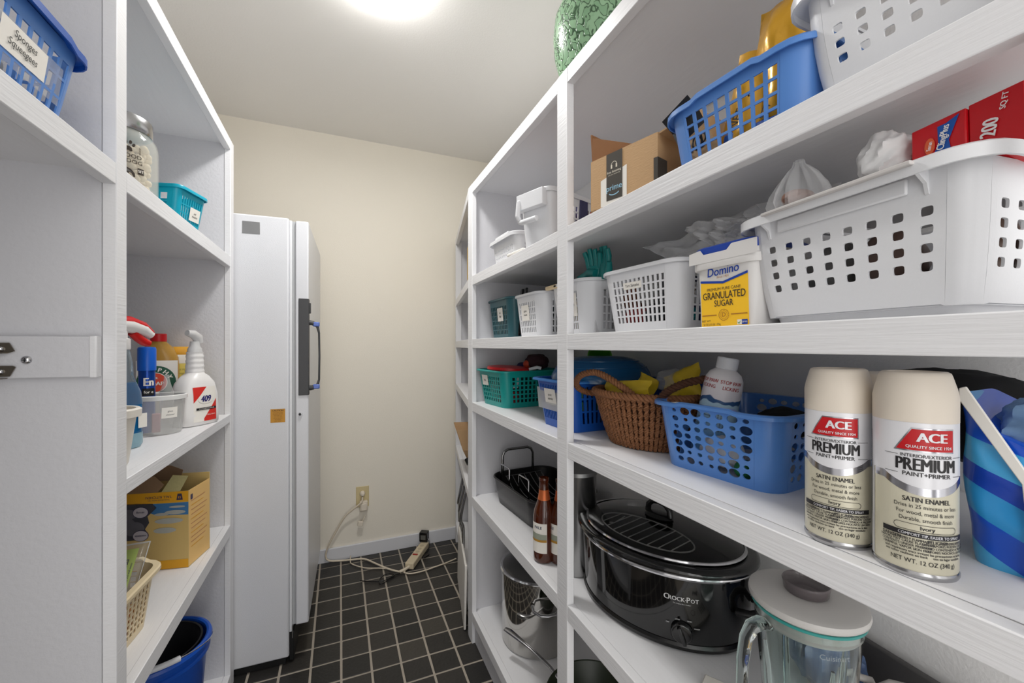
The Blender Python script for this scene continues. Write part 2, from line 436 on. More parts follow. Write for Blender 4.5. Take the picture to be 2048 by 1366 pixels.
def packet(parent_or_none, name, w, h, t, m, loc, rot, label=None, cat=None, group=None, seed=1, crimp=0.12, wob=0.004, parent=None, uvmat=None, n=14):
    """a soft pouch: w x h sheet, t thick in the middle, flat crimped ends"""
    rnd = random.Random(seed); mb = MB()
    F_, B_ = [], []
    ph = [rnd.uniform(0, 6) for _ in range(6)]
    def z(a, b):
        k = max(0, math.sin(PI*a))**0.5 * (min(1, b/crimp/2)*min(1, (1-b)/crimp/2))**0.7
        return t/2*k
    def wv(a, b): return wob*(math.sin(7*a+ph[0]+4*b)+math.sin(11*b+ph[1]-5*a)+0.5*math.sin(19*a+ph[2]+13*b))
    V = []
    for s in (1, -1):
        for j in range(n+1):
            for i in range(n+1):
                a, b = i/n, j/n
                V.append(((a-0.5)*w*(1-0.05*math.sin(PI*b)), s*-z(a, b)*(1+0.25*math.sin(9*a+ph[3]+7*b)) + wv(a, b) + 0.0002*s*-1, b*h))
    N = (n+1)**2; fs = []
    for j in range(n):
        for i in range(n):
            a = j*(n+1)+i; fs.append((a, a+1, a+n+2, a+n+1)); fs.append((N+a, N+a+n+1, N+a+n+2, N+a+1))
    for i in range(n):
        fs.append((i, N+i, N+i+1, i+1)); a = n*(n+1)+i; fs.append((a, a+1, N+a+1, N+a))
    for j in range(n):
        a = j*(n+1); fs.append((a, a+n+1, N+a+n+1, N+a)); a += n; fs.append((a, N+a, N+a+n+1, a+n+1))
    mb.add(V, fs)
    o = obj(name, mb, m, parent, smooth=60, loc=loc, rot=rot)
    if label: tag(o, label, cat, group)
    return o
def crumple(name, m, loc, r, sc, label, cat, seed=1, amp=0.35, rot=(0,0,0), seg=28, rings=20, low=0.0, ridge=0.06):
    """a bunched sheet or cloth: a lump with sharp folds"""
    rnd = random.Random(seed)
    dirs = [(Vector((rnd.gauss(0,1), rnd.gauss(0,1), rnd.gauss(0,1))).normalized(), rnd.uniform(3, 9), rnd.uniform(0, 6)) for _ in range(9)]
    mb = MB(); R = []
    for k in range(1, rings):
        ph = PI*k/rings; ring = []
        for i in range(seg):
            th = 2*PI*i/seg
            d = Vector((math.sin(ph)*math.cos(th), math.sin(ph)*math.sin(th), -math.cos(ph)))
            f = 1 + sum(amp*0.3*(1-abs(math.sin(d.dot(v)*q+p)))-amp*0.15 for v, q, p in dirs)/2.2
            p = Vector((d.x*sc[0], d.y*sc[1], d.z*sc[2]))*r*f
            if p.z < -r*sc[2]*low and low: p.z = -r*sc[2]*low
            ring.append(p)
        R.append(ring)
    mb.loft(R, True, True, True)
    o = obj(name, mb, m, None, smooth=50, loc=loc, rot=rot)
    return tag(o, label, cat)
def carton(name, label, cat, loc, rz, w, d, h, m, group=None, rot=None, bevel=0.001):
    t = thing(name, label, cat, loc, rz, group, rot)
    obj('carton_body', MB().box(-w/2, w/2, -d/2, d/2, 0, h), m, t, bevel=bevel)
    return t

# ---- white bin at the top right of the shelf below the top
def white_bin(label, loc, rz, w, d, h, n, m, pitch_ok=0.0, grp=None, rowspan=(0.28, 0.78)):
    t = thing('storage_bin', label, 'storage bin', loc, rz, grp)
    sp = dict(n=n, m=m, kind='sq', fx=0.46, fy=0.52, margin=0.015, lo=rowspan[0], hi=rowspan[1])
    s2 = dict(n=n+2, m=m, kind='sq', fx=0.46, fy=0.52, margin=0.03, lo=rowspan[0], hi=rowspan[1])
    b = MB(); body = basket_mb(w, d, h-0.012, 0.9, 0.018, sp, s2, bulge=0.03)
    body.v = [(x, y, z+0.012) for x, y, z in body.v]
    obj('bin_body', body, M_white_pl, t, smooth=22, solid=0.0025, off=1)
    obj('foot', MB().loft([[Vector((x*k, y*k, z)) for x, y in rrect(w, d, 0.015)] for k, z in ((0.83, 0), (0.85, 0.013))]), M_white_pl, t)
    def dip(x, y):
        q = 0.0
        if abs(x) > w*0.36 or abs(y) > d*0.38: q = 0.007
        return q
    obj('rim', rim_mb(w, d, h, 0.018, 0.020, 0.014, 0.003, dip=dip), M_white_pl, t, smooth=40)
    for s in (-1, 1):
        br = MB().prism([(0, 0), (0.019, 0), (0.019, -0.003), (0.006, -0.012), (0.003, -0.022), (0, -0.024)], -0.0015, 0.0015)
        for x in (-w*0.36, w*0.36):
            obj('rib', br, M_white_pl, t, loc=(x, s*(d/2-0.001), h-0.002), rot=(PI/2, 0, -PI/2 if s < 0 else PI/2), smooth=0)
        obj('handle_lip', MB().box(-w*0.3, w*0.3, -0.002, 0.002, -0.016, 0), M_white_pl, t, loc=(0, s*(d/2+0.004), h-0.004), bevel=0.0015)
    return t
white_bin('white plastic bin with square holes at the top right, by the yellow packets', (0.655, 0.205, ZA), deg(-90), 0.222, 0.29, 0.125, 8, 3, rowspan=(0.18, 0.62))
white_bin('big white plastic bin with four rows of square holes holding the red wrap box', (0.674, 0.272, ZM), deg(-97), 0.236, 0.30, 0.140, 8, 4, rowspan=(0.22, 0.76))
crumple('plastic_bag', M_film2, (0.66, 0.21, ZA+0.06), 0.07, (1.2, 0.9, 0.7), 'grey plastic bag seen through the holes of the top right bin', 'bag', 3)

# ---- blue basket on the second highest shelf
b = basket('basket', 'cornflower blue basket with slotted side holding yellow packets on upper shelf', (0.615, 0.421, ZA), deg(-86), 0.218, 0.235, 0.088, M_blue_pl2, 0.9, 0.035,
    dict(n=8, m=4, fx=0.72, fy=0.8, margin=0.0, lo=0.04, hi=0.84), dict(n=8, m=4, fx=0.72, fy=0.8, margin=0.05, lo=0.04, hi=0.84), rim=(0.011, 0.009),
    dip=lambda x, y: 0.004 if abs(x) < 0.05 else 0)
def mylar(name, col, seed=0):
    return mat(name, col, 0.28, metal=0.25, bump=0.5, scale=22, var=0.25)
M_yel = mylar('yellow_packet_film', (214, 160, 40))
def yellow_packet(loc, rot, w, h, label, seed, txt, at=(0, 0.5)):
    o = packet(None, 'snack_packet', w, h, 0.035, M_yel, loc, rot, label, 'packet', seed=seed, wob=0.0025)
    mb = MB(); fn = lambda a, b, lay=1: (a, -0.0178-0.0022, b)
    put_text(mb, fn, txt, 0.02, (at[0]*w, at[1]*h), rot=deg(78), w=0.8, bold=0.01)
    obj('lettering', mb, M_ink, o, smooth=0)
    return o
yellow_packet((0.575, 0.455, ZA+0.006), (deg(-3), deg(14), deg(-84)), 0.085, 0.165, 'yellow foil packet leaning left in the blue basket, lettered NET W', 2, 'NET W', (-0.05, 0.42))
yellow_packet((0.585, 0.418, ZA+0.006), (deg(-2), deg(8), deg(-88)), 0.085, 0.215, 'tall yellow foil packet behind the white bin, folded over at its top', 5, 'NET WT', (0.1, 0.3))
yellow_packet((0.66, 0.40, ZA+0.004), (deg(-25), deg(20), deg(-80)), 0.10, 0.17, 'yellow foil packet at the back of the blue basket', 9, 'NET', (0.0, 0.6))
c = carton('printed_carton', 'open brown carton with black print leaning up out of the blue basket', 'box', (0.60, 0.50, ZA+0.01), deg(-80), 0.055, 0.10, 0.10, M_card, rot=(0, deg(-24), deg(-80)))
mb = MB(); fn = flat_fn((0, -0.0501, 0.05), (1,0,0), (0,0,1)); put_poly(mb, fn, [(-0.027, 0.02), (0.027, 0.02), (0.027, 0.049), (-0.027, 0.049)])
put_text(mb, fn, 'a@', 0.03, (0, 0), bold=0.02); obj('black_print', mb, M_ink, c, smooth=0)
obj('flap', MB().box(-0.027, 0.027, -0.002, 0, 0, 0.03), M_ink, c, loc=(0, -0.048, 0.1), rot=(deg(35), 0, 0))
tag(obj('bubble_sleeve', MB().box(-0.05, 0.05, -0.012, 0.012, 0, 0.045), M_deep_blue, None, loc=(0.575, 0.43, ZA+0.004), rot=(0, deg(8), deg(-92)), bevel=0.004), 'bright blue pouch lying at the bottom of the blue basket', 'pouch')

# ---- cardboard box with shipping tape
t = thing('cardboard_box', 'open cardboard shipping box with black tape and a white label', 'box', (0.5105, 0.6595, ZA), deg(-74.8))
w, d, h = 0.158, 0.17, 0.107
mb = MB(); k = 0.003
mb.box(-w/2, w/2, 0, k, 0, h); mb.box(-w/2, w/2, d-k, d, 0, h); mb.box(-w/2, -w/2+k, k, d-k, 0, h); mb.box(w/2-k, w/2, k, d-k, 0, h); mb.box(-w/2, w/2, 0, d, 0, k)
obj('box_walls', mb, M_card, t, smooth=0)
obj('flap', MB().prism([(0, 0), (0, 0.052), (0.10, 0.004), (0.105, 0)], 0, 0.003), M_card_in, t, loc=(-w/2+0.001, 0.006, h), rot=(PI/2, 0, deg(6)), smooth=0)
obj('flap', MB().box(0, 0.003, 0, d-0.01, 0, 0.06), M_card_in, t, loc=(-w/2, 0.004, h), rot=(0, deg(-4), 0), smooth=0)
obj('flap', MB().box(0, 0.003, 0, d-0.01, 0, 0.05), M_card, t, loc=(w/2-0.003, 0.004, h), rot=(0, deg(80), 0), smooth=0)
fn = flat_fn((0, 0, 0), (1,0,0), (0,0,1), 0.0004)
mb = MB(); put_poly(mb, fn, [(-0.052, 0.004), (0.012, 0.002), (0.012, 0.072), (-0.052, 0.058)])
obj('shipping_label', mb, M_lab, t, smooth=0)
tp = MB(); fn2 = flat_fn((0, -0.0006, 0), (1,0,0), (0,0,1), 0.0003)
put_poly(tp, fn2, [(-0.037, 0.012), (0.002, 0.012), (0.002, 0.1065), (-0.037, 0.1065)], 0)
put_text(tp, fn2, 'prime', 0.0165, (-0.018, 0.036), bold=0.012, mi=1, lay=2)
put_text(tp, fn2, 'free listening', 0.0066, (-0.018, 0.068), bold=0.02, mi=2, lay=2)
put_text(tp, fn2, 'with your membership', 0.0032, (-0.018, 0.0625), mi=2, lay=2)
for k2 in range(8):   # smile arc and headphones
    a = PI+PI*(0.12+0.76*k2/8); b2 = PI+PI*(0.12+0.76*(k2+1)/8); R1, R2 = 0.0135, 0.0115
    put_poly(tp, fn2, [(-0.018+R1*math.cos(a), 0.027+0.5*R1*math.sin(a)), (-0.018+R1*math.cos(b2), 0.027+0.5*R1*math.sin(b2)), (-0.018+R2*math.cos(b2), 0.0275+0.45*R2*math.sin(b2)), (-0.018+R2*math.cos(a), 0.0275+0.45*R2*math.sin(a))][::-1], 1, 2)
    a = PI*k2/8; b2 = PI*(k2+1)/8; R1, R2 = 0.0072, 0.006
    put_poly(tp, fn2, [(-0.018+R2*math.cos(a), 0.081+R2*math.sin(a)), (-0.018+R1*math.cos(a), 0.081+R1*math.sin(a)), (-0.018+R1*math.cos(b2), 0.081+R1*math.sin(b2)), (-0.018+R2*math.cos(b2), 0.081+R2*math.sin(b2))], 2, 2)
for s in (-1, 1): put_poly(tp, fn2, [(-0.018+s*0.006-0.0018, 0.0745), (-0.018+s*0.006+0.0018, 0.0745), (-0.018+s*0.006+0.0018, 0.082), (-0.018+s*0.006-0.0018, 0.082)], 2, 2)
obj('printed_tape', tp, [mat('black_tape', (72, 68, 62), 0.3), mat('pale_blue_ink', (150, 196, 220), 0.5), mat('cream_ink', (222, 214, 196), 0.5)], t, smooth=0)
obj('side_tape', MB().box(w/2-0.008, w/2+0.0005, -0.0006, 0.03, 0.018, 0.062), mat('black_tape', (72, 68, 62), 0.3), t, smooth=0)

# ---- middle bay, same shelf
def stuff_card(name, label, loc, rz, w, d, h, col, cat='packet', rot=None, rough=0.5, group=None):
    return tag(obj(name, MB().box(-w/2, w/2, -d/2, d/2, 0, h), mat('print_%d_%d_%d' % col, col, rough), None, loc=loc, rot=rot or (0, 0, rz), bevel=0.002), label, cat, group)
slots = lambda n, m, **k: dict(n=n, m=m, **k)
t = basket('basket', 'tall white handled basket behind the upper post with red packets showing', (0.628, 1.087, ZA), deg(-71), 0.125, 0.26, 0.155, M_white_pl, 0.88, 0.022, None,
    slots(11, 6, fx=0.6, fy=0.75, margin=0.06, lo=0.08, hi=0.8), rim=(0.006, 0.012))
hm = MB(); hm.tube([(-0.045, -0.128, 0.145), (-0.045, -0.146, 0.13), (-0.045, -0.15, 0.09), (-0.045, -0.14, 0.075), (-0.03, -0.148, 0.07), (0.03, -0.148, 0.07)], 0.008, 8)
hm.box(-0.055, 0.05, -0.147, -0.128, 0.105, 0.152)
obj('handle', hm, M_white_pl, t, bevel=0.003)
for i, (x, y, c, hh) in enumerate(((0.60, 1.075, (190, 52, 34), 0.12), (0.65, 1.06, (60, 60, 96), 0.15), (0.70, 1.085, (204, 70, 46), 0.13), (0.56, 1.08, (176, 120, 70), 0.09))):
    stuff_card('snack_box', ('red snack box at the front of the tall white basket', 'dark blue packet standing in the tall white basket', 'orange red packet at the back of the tall white basket', 'tan packet low in the tall white basket')[i], (x, y, ZA+0.006), deg(19), 0.035, 0.07, hh, c)
crumple('paper_wrapper', M_card, (0.74, 1.0, ZA+0.19), 0.03, (1, 0.8, 1), 'brown paper wrapper poking out of the tall white basket', 'wrapper', 4)
t = basket('basket', 'low white basket with small slots on the upper shelf near the end panel', (0.60, 1.31, ZA), deg(-88), 0.205, 0.17, 0.088, M_white_pl, 0.88, 0.02,
    slots(14, 4, fx=0.45, fy=0.5, margin=0.03, lo=0.1, hi=0.66), slots(9, 4, fx=0.45, fy=0.5, margin=0.05, lo=0.1, hi=0.66), rim=(0.014, 0.012))
obj('rim_step', MB().box(-0.08, 0.03, 0.0, 0.02, 0, 0.012), M_white_pl, t, loc=(0.02, -0.09, 0.088), bevel=0.003)
tag(obj('folded_paper', MB().box(-0.05, 0.05, -0.02, 0.02, 0, 0.012), M_lab, None, loc=(0.515, 1.165, ZA), rot=(0, 0, deg(-84)), bevel=0.004), 'small white folded paper on the upper shelf edge', 'paper')

# ================================================================== shelf at eye level
# dark teal basket, white basket, white basket behind post, many-slot basket
def slot_basket(label, loc, rz, w, d, h, m, nf, ns, rows=6, r=0.03, fx=0.55, fy=0.78, tl=0.1, th_=0.82, taper=0.86, lab=None, rim=(0.008, 0.007), **k):
    t = basket('basket', label, loc, rz, w, d, h, m, taper, r, slots(nf, rows, fx=fx, fy=fy, margin=0.0, lo=tl, hi=th_), slots(ns, rows, fx=fx, fy=fy, margin=0.02, lo=tl, hi=th_), rim=rim, **k)
    if lab:
        lw, lh, lines, size, at = lab
        z = at[1]; kk = taper+(1-taper)*z/h
        fn = flat_fn((at[0], -d/2*kk-0.0035, z), (1,0,0), (0, -(1-taper)*d/2/h, 1), 0.0006)
        paper_label(t, fn, lw, lh, lines, size)
    return t
slot_basket('dark teal see-through basket with a white label at the far end of middle shelf', (0.655, 1.462, ZM), deg(-88), 0.215, 0.2, 0.150, M_dteal, 10, 9, 6, lab=(0.05, 0.05, ['tea', 'bags'], 0.012, (0.015, 0.09)))
for i, (x, y, c, hh) in enumerate(((0.6, 1.50, (200, 190, 160), 0.11), (0.6, 1.43, (120, 60, 50), 0.06), (0.66, 1.46, (60, 50, 40), 0.14))):
    stuff_card('tea_packet', ('cream packet in the dark teal basket', 'maroon packet low in the dark teal basket', 'brown packet at the back of the dark teal basket')[i], (x, y, ZM+0.006), deg(2), 0.05, 0.06, hh, c)
for i in range(2):
    tag(obj('black_utensil', MB().box(-0.004, 0.004, -0.012, 0.012, 0, 0.17), M_black, None, loc=(0.60, 1.37-0.035*i, ZM+0.01), rot=(0, deg(5), deg(-10)), bevel=0.002), ('black handled utensil upright in the dark teal basket, the far one', 'black handled utensil upright in the dark teal basket, the near one')[i], 'utensil')
slot_basket('white slotted basket with a label between the dark teal basket and the post', (0.648, 1.192, ZM), deg(-88), 0.188, 0.2, 0.138, M_white_pl, 9, 10, 5, fx=0.5, lab=(0.052, 0.05, ['spice', 'mixes'], 0.011, (-0.01, 0.078)), r=0.035)
t = slot_basket('white basket behind the post holding the teal gloves', (0.668, 0.965, ZM), deg(-90), 0.20, 0.21, 0.144, M_white_pl, 11, 8, 5, fx=0.6, r=0.045, lab=(0.03, 0.06, ['list'], 0.009, (0.035, 0.08)))
obj('cream_rim_tape', MB().box(-0.108, -0.04, -0.113, -0.1, 0.134, 0.1455), mat('cream_tape', (222, 200, 160), 0.5), t, bevel=0.003)
for i, (x, y, c, hh) in enumerate(((0.62, 0.93, (40, 58, 110), 0.05), (0.64, 1.0, (190, 160, 70), 0.09), (0.62, 0.90, (205, 205, 208), 0.11))):
    stuff_card('craft_packet', ('navy packet at the bottom of the white basket behind the post', 'mustard packet in the white basket behind the post', 'white sheet standing in the white basket behind the post')[i], (x, y, ZM+0.006), deg(2), 0.05, 0.045, hh, c)
t = slot_basket('white basket with many slots and a yarn label in front of the sugar tub', (0.668, 0.672, ZM), deg(-84.7), 0.212, 0.245, 0.131, M_white_pl, 12, 11, 6, r=0.032, fx=0.6, fy=0.78, tl=0.14, th_=0.84)
fn = flat_fn((-0.012, -0.1205, 0.095), (1,0,0), (0,-0.12,1), 0.0006)
paper_label(t, fn, 0.05, 0.014, ['Yarn Samples'], 0.0078)
YC = [((176, 48, 46), 'crimson'), ((60, 62, 66), 'charcoal'), ((28, 130, 140), 'turquoise'), ((60, 74, 120), 'navy'), ((120, 70, 48), 'rust brown'), ((180, 180, 178), 'pale grey'), ((90, 92, 96), 'mid grey'), ((150, 120, 84), 'tan')]
def yarn(label, loc, r, col, seed):
    """a wound ball with its strands as turns of tube"""
    mb = MB(); mb.sphere((0,0,0), r*0.93, 14, 9); rnd = random.Random(seed)
    for k in range(6):
        ax = Euler((rnd.uniform(0, PI), rnd.uniform(0, PI), 0)).to_matrix().to_4x4()
        for q in (-0.3, 0, 0.3):
            rr = r*math.sqrt(1-q*q)*0.95
            mb.tube([ax @ Vector((rr*math.cos(2*PI*i/18), rr*math.sin(2*PI*i/18), q*r)) for i in range(18)], 0.0022, 5, closed=True)
    return tag(obj('yarn_ball', mb, mat('yarn_'+col[1].replace(' ', '_'), col[0], 0.9, bump=0.5, scale=200), None, loc=loc), label, 'yarn')
yp = [(0.60, 0.72, 0.032), (0.60, 0.655, 0.034), (0.605, 0.60, 0.030), (0.66, 0.60, 0.03), (0.605, 0.735, 0.075), (0.60, 0.68, 0.083), (0.60, 0.615, 0.082), (0.66, 0.655, 0.09)]
yl = ['low at the far front corner', 'low in the middle of the front', 'low at the near front corner', 'low behind the near corner', 'high at the far front', 'on top in the middle', 'on top at the near front', 'at the back']
for i, (x, y, z) in enumerate(yp):
    yarn('%s yarn ball %s of the many-slot basket' % (YC[i][1], yl[i]), (x, y, ZM+z), 0.027, YC[i], i)
tag(obj('navy_folder', MB().prism([(0, 0), (0.09, 0.0), (0.0, 0.045)], 0, 0.004), mat('navy_card', (26, 32, 66), 0.5), None, loc=(0.70, 0.74, ZM+0.115), rot=(PI/2, 0, deg(-60)), smooth=0), 'navy card corner sticking up behind the many-slot basket', 'card')
# teal rubber gloves
def glove(label, loc, rot, seed):
    t = thing('rubber_glove', label, 'glove', loc, 0, None, rot)
    mb = MB(); M_g = mat('teal_rubber', (14, 120, 118), 0.45)
    mb.loft([[Vector((sx*math.cos(2*PI*i/14), sy*math.sin(2*PI*i/14), z)) for i in range(14)] for sx, sy, z in ((0.02, 0.012, -0.006), (0.022, 0.012, 0.005), (0.025, 0.013, 0.02), (0.022, 0.011, 0.034))])
    for k, (x, L, a) in enumerate(((-0.017, 0.045, 12), (-0.006, 0.052, 4), (0.006, 0.05, -3), (0.017, 0.04, -12))):
        mb.tube([(x, 0, 0.024), (x-math.sin(deg(a))*L*0.5, -0.003, 0.03+L*0.5), (x-math.sin(deg(a))*L, -0.010, 0.026+L)], [0.0068, 0.0075, 0.006], 10)
    mb.tube([(0.018, 0, 0.0), (0.034, -0.006, 0.015), (0.042, -0.01, 0.03)], [0.009, 0.009, 0.006], 10)
    obj('glove_shell', mb, M_g, t, smooth=60)
    return t
glove('teal rubber glove with its fingers up above the white basket, the left one', (0.61, 0.90, ZM+0.145), (deg(4), deg(4), deg(-75)), 1)
glove('teal rubber glove with its fingers up above the white basket, the right one', (0.615, 0.862, ZM+0.145), (deg(-4), deg(0), deg(-100)), 2)
tag(obj('teal_cuff', MB().tube([(0, 0, 0), (0.02, 0.01, 0.008), (0.05, 0, 0.012), (0.075, 0, 0.006)], [0.012, 0.014, 0.013, 0.012], 12), mat('teal_rubber', (14, 120, 118), 0.45), None, loc=(0.60, 0.955, ZM+0.15), rot=(0, 0, deg(-88)), smooth=60), 'rolled teal glove cuff lying on the white basket rim', 'glove')

# ---- sugar tub
t = thing('sugar_tub', 'white sugar tub with yellow label and blue lid band beside the big bin', 'tub', (0.605, 0.448, ZM), deg(-88))
bw, bd, bh = 0.106, 0.15, 0.103
mb = MB(); mb.loft([[Vector((x*k, y*k, z)) for x, y in rrect(bw, bd, 0.018, 5)] for k, z in ((0.93, 0), (0.95, 0.002), (1.0, bh))])
obj('tub_body', mb, M_white_pl2, t)
mb = MB(); mb.loft([[Vector((x*k, y*k, z)) for x, y in rrect(bw+0.008, bd+0.008, 0.02, 5)] for k, z in ((1.0, bh-0.012), (1.01, bh-0.01), (1.01, bh), (0.985, bh+0.002), (0.98, bh+0.02))])
obj('lid_skirt', mb, M_white_pl2, t)
mb = MB(); mb.loft([[Vector((x*k, y*k, z)) for x, y in rrect(bw+0.006, bd+0.006, 0.02, 5)] for k, z in ((0.985, bh+0.008), (1.0, bh+0.009), (1.0, bh+0.021), (0.97, bh+0.023))])
obj('blue_lid_band', mb, mat('sugar_blue', (20, 62, 160), 0.35), t)
mb = MB(); fnl = flat_fn((0, -bd/2-0.0048, bh), (1,0,0), (0,0,1), 0.0004)
put_poly(mb, fnl, [(-0.0575, -0.002), (-0.0575, 0.016), (-0.036, 0.019), (-0.03, 0.011), (0.01, 0.011), (0.018, 0.019), (0.0575, 0.019), (0.0575, -0.002)][::-1])
obj('lid_front', mb, M_white_pl2, t, smooth=0)
tl = 0.05*bd/2/bh
fnl = flat_fn((0, -bd/2*0.95, 0.0), (1,0,0), (0, -tl, 1), 0.0005)
mb = MB()
put_poly(mb, fnl, [(-0.040, 0.002), (0.040, 0.002), (0.040, 0.076), (0.0, 0.066), (-0.040, 0.071)], 1)
put_poly(mb, fnl, [(-0.040, 0.071), (-0.040, 0.0745), (0.0, 0.0695), (0.0, 0.066)][::-1], 2, 2); put_poly(mb, fnl, [(0.040, 0.076), (0.040, 0.0795), (0.0, 0.0695), (0.0, 0.066)], 2, 2)
put_text(mb, fnl, 'Domino', 0.0185, (0.0, 0.0855), w=0.88, bold=0.014, mi=2, lay=2, shear=0.12, rot=0.05)
put_text(mb, fnl, 'TRUSTED BY EXPERTS', 0.0038, (0.0, 0.0965), mi=3, lay=2)
put_text(mb, fnl, 'Since 1901', 0.0048, (0.0, 0.0765), mi=3, lay=2, shear=0.2)
put_text(mb, fnl, 'PREMIUM PURE CANE', 0.0062, (0.0, 0.0585), mi=4, lay=2, w=0.95)
put_text(mb, fnl, 'GRANULATED', 0.0155, (0.0, 0.0485), w=0.72, bold=0.008, mi=4, lay=2)
put_text(mb, fnl, 'SUGAR', 0.0135, (0.0, 0.0365), w=0.75, bold=0.008, mi=4, lay=2)
put_poly(mb, fnl, [(-0.038, 0.0185), (-0.012, 0.0185), (-0.012, 0.020), (-0.038, 0.020)], 3, 2); put_poly(mb, fnl, [(0.012, 0.0185), (0.038, 0.0185), (0.038, 0.020), (0.012, 0.020)], 3, 2)
for k in range(20):
    a, b2 = 2*PI*k/20, 2*PI*(k+0.8)/20
    for R1, R2 in ((0.0062, 0.0056), (0.0088, 0.0078)):
        put_poly(mb, fnl, [(R2*math.cos(a), 0.019+R2*math.sin(a)), (R1*math.cos(a), 0.019+R1*math.sin(a)), (R1*math.cos(b2), 0.019+R1*math.sin(b2)), (R2*math.cos(b2), 0.019+R2*math.sin(b2))], 3, 2)
put_text(mb, fnl, 'D', 0.0095, (0, 0.019), bold=0.02, mi=3, lay=2)
put_text(mb, fnl, 'NET WT', 0.0042, (-0.031, 0.0105), mi=4, lay=2); put_text(mb, fnl, '56 OZ (3.5 LB) 1.59kg', 0.0042, (-0.021, 0.0052), mi=4, lay=2, w=0.8)
put_poly(mb, fnl, [(0.022, 0.0035), (0.029, 0.0035), (0.029, 0.0105), (0.022, 0.0105)], 0, 2); put_poly(mb, fnl, [(0.0292, 0.0035), (0.038, 0.0035), (0.038, 0.0105), (0.0292, 0.0105)], 2, 2)
put_poly(mb, fnl, [(0.0225, 0.007), (0.025, 0.004), (0.0285, 0.0095), (0.0252, 0.0062)], 5, 3)
put_text(mb, fnl, 'GMO', 0.0035, (0.0336, 0.007), mi=0, lay=3)
obj('sugar_label', mb, [M_lab, mat('sugar_yellow', (246, 194, 40), 0.45), mat('sugar_blue', (20, 62, 160), 0.35), mat('bronze_ink', (168, 112, 40), 0.5), mat('dark_navy_ink', (44, 40, 44), 0.5), mat('green_ink', (60, 140, 60), 0.5)], t, smooth=0)

# ---- clear bags above the sugar
def sheet(name, label, cat, corners, m, loc=(0,0,0), n=22, amp=0.006, seed=1, folds=5, thick=0.0006):
    """a creased plastic sheet spanned by four corners"""
    rnd = random.Random(seed); A_, B_, C_, D_ = [Vector(c) for c in corners]
    nrm = (B_-A_).cross(D_-A_).normalized()
    L = [(rnd.uniform(-1, 1), rnd.uniform(-1, 1), rnd.uniform(6, 16), rnd.uniform(0, 6)) for _ in range(folds)]
    mb = MB(); V = []
    for j in range(n+1):
        for i in range(n+1):
            a, b = i/n, j/n; p = A_.lerp(B_, a).lerp(D_.lerp(C_, a), b)
            f = sum(abs(math.sin((u*a+v*b)*q+s))-0.5 for u, v, q, s in L)
            V.append(p + nrm*amp*f + (C_-A_)*0.01*math.sin(9*a+seed))
    fs = [(j*(n+1)+i, j*(n+1)+i+1, (j+1)*(n+1)+i+1, (j+1)*(n+1)+i) for j in range(n) for i in range(n)]
    mb.add(V, fs)
    return tag(obj(name, mb, m, None, smooth=25, solid=thick, loc=loc), label, cat)
sheet('plastic_bag', 'clear crinkled plastic bag hanging over the yarn basket corner', 'bag', ((0.62, 0.735, 1.425), (0.60, 0.50, 1.40), (0.575, 0.485, 1.345), (0.58, 0.60, 1.362)), M_film, seed=3, amp=0.006)
sheet('plastic_bag', 'milky plastic bag bunched on top of the sugar tub', 'bag', ((0.60, 0.60, 1.425), (0.60, 0.44, 1.42), (0.585, 0.41, 1.365), (0.585, 0.50, 1.36)), M_film2, seed=8, amp=0.009)
sheet('plastic_bag', 'long white plastic bag with faint print reaching behind the big bin', 'bag', ((0.64, 0.62, 1.44), (0.66, 0.36, 1.435), (0.60, 0.37, 1.375), (0.60, 0.53, 1.39)), M_film2, seed=12, amp=0.007)
crumple('plastic_bag', M_film, (0.62, 0.47, 1.385), 0.032, (1.2, 1.6, 0.75), 'clear puffed plastic bag corner above the blue sugar lid', 'bag', 22, amp=0.8)

# ---- things in the big bin
tag(obj('grey_board', MB().box(-0.078, 0.085, -0.172, 0.10, 0, 0.004), mat('pale_grey_board', (196, 192, 190), 0.5), None, loc=(0.670, 0.272, ZM+0.1415), rot=(0, deg(0), deg(-97)), bevel=0.001), 'thin pale grey board lying across the top of the big bin', 'board')
tag(obj('spice_bag_filling', MB().sphere((0,0,0), 0.02, 14, 9, (1.2, 0.8, 0.55)), mat('brown_nuts', (150, 110, 92), 0.8, bump=0.8, scale=90, var=0.5), None, loc=(0.532, 0.336, ZM+0.157)), 'brown nuts in the tied clear bag on the grey board', 'food')
# tied clear bag
mb = MB(); R = []
rnd = random.Random(4)
for k, (r, z) in enumerate(((0.027, 0.0), (0.029, 0.009), (0.026, 0.022), (0.019, 0.036), (0.012, 0.046), (0.006, 0.053), (0.005, 0.059))):
    R.append([Vector((r*(1.15+0.22*math.cos(7*th+k*0.4))*math.cos(th), r*(0.8+0.2*math.cos(9*th+k*0.5))*math.sin(th), z)) for th in [2*PI*i/36 for i in range(36)]])
mb.loft(R, True, False, False)
tag(obj('plastic_bag', mb, M_film, None, loc=(0.532, 0.336, ZM+0.1458), rot=(0, 0, deg(-90)), smooth=25), 'small clear bag gathered to a peak on the big bin', 'bag')
crumple('plastic_bag', mat('white_grocery_film', (226, 226, 226), 0.45, bump=0.4, scale=25), (0.56, 0.258, ZM+0.178), 0.028, (1.05, 1.0, 1.15), 'crumpled white grocery bag between the clear bag and the red box', 'bag', 17, amp=0.55, seg=40, rings=28)
mb = MB(); mb.sphere((0,0,0), 0.014, 10, 7, (1.2, 0.4, 0.8)); tag(obj('bread_tag', mb, mat('dark_maroon', (98, 50, 54), 0.5), None, loc=(0.535, 0.245, ZM+0.175)), 'small maroon printed patch on the white grocery bag', 'tag') if False else None
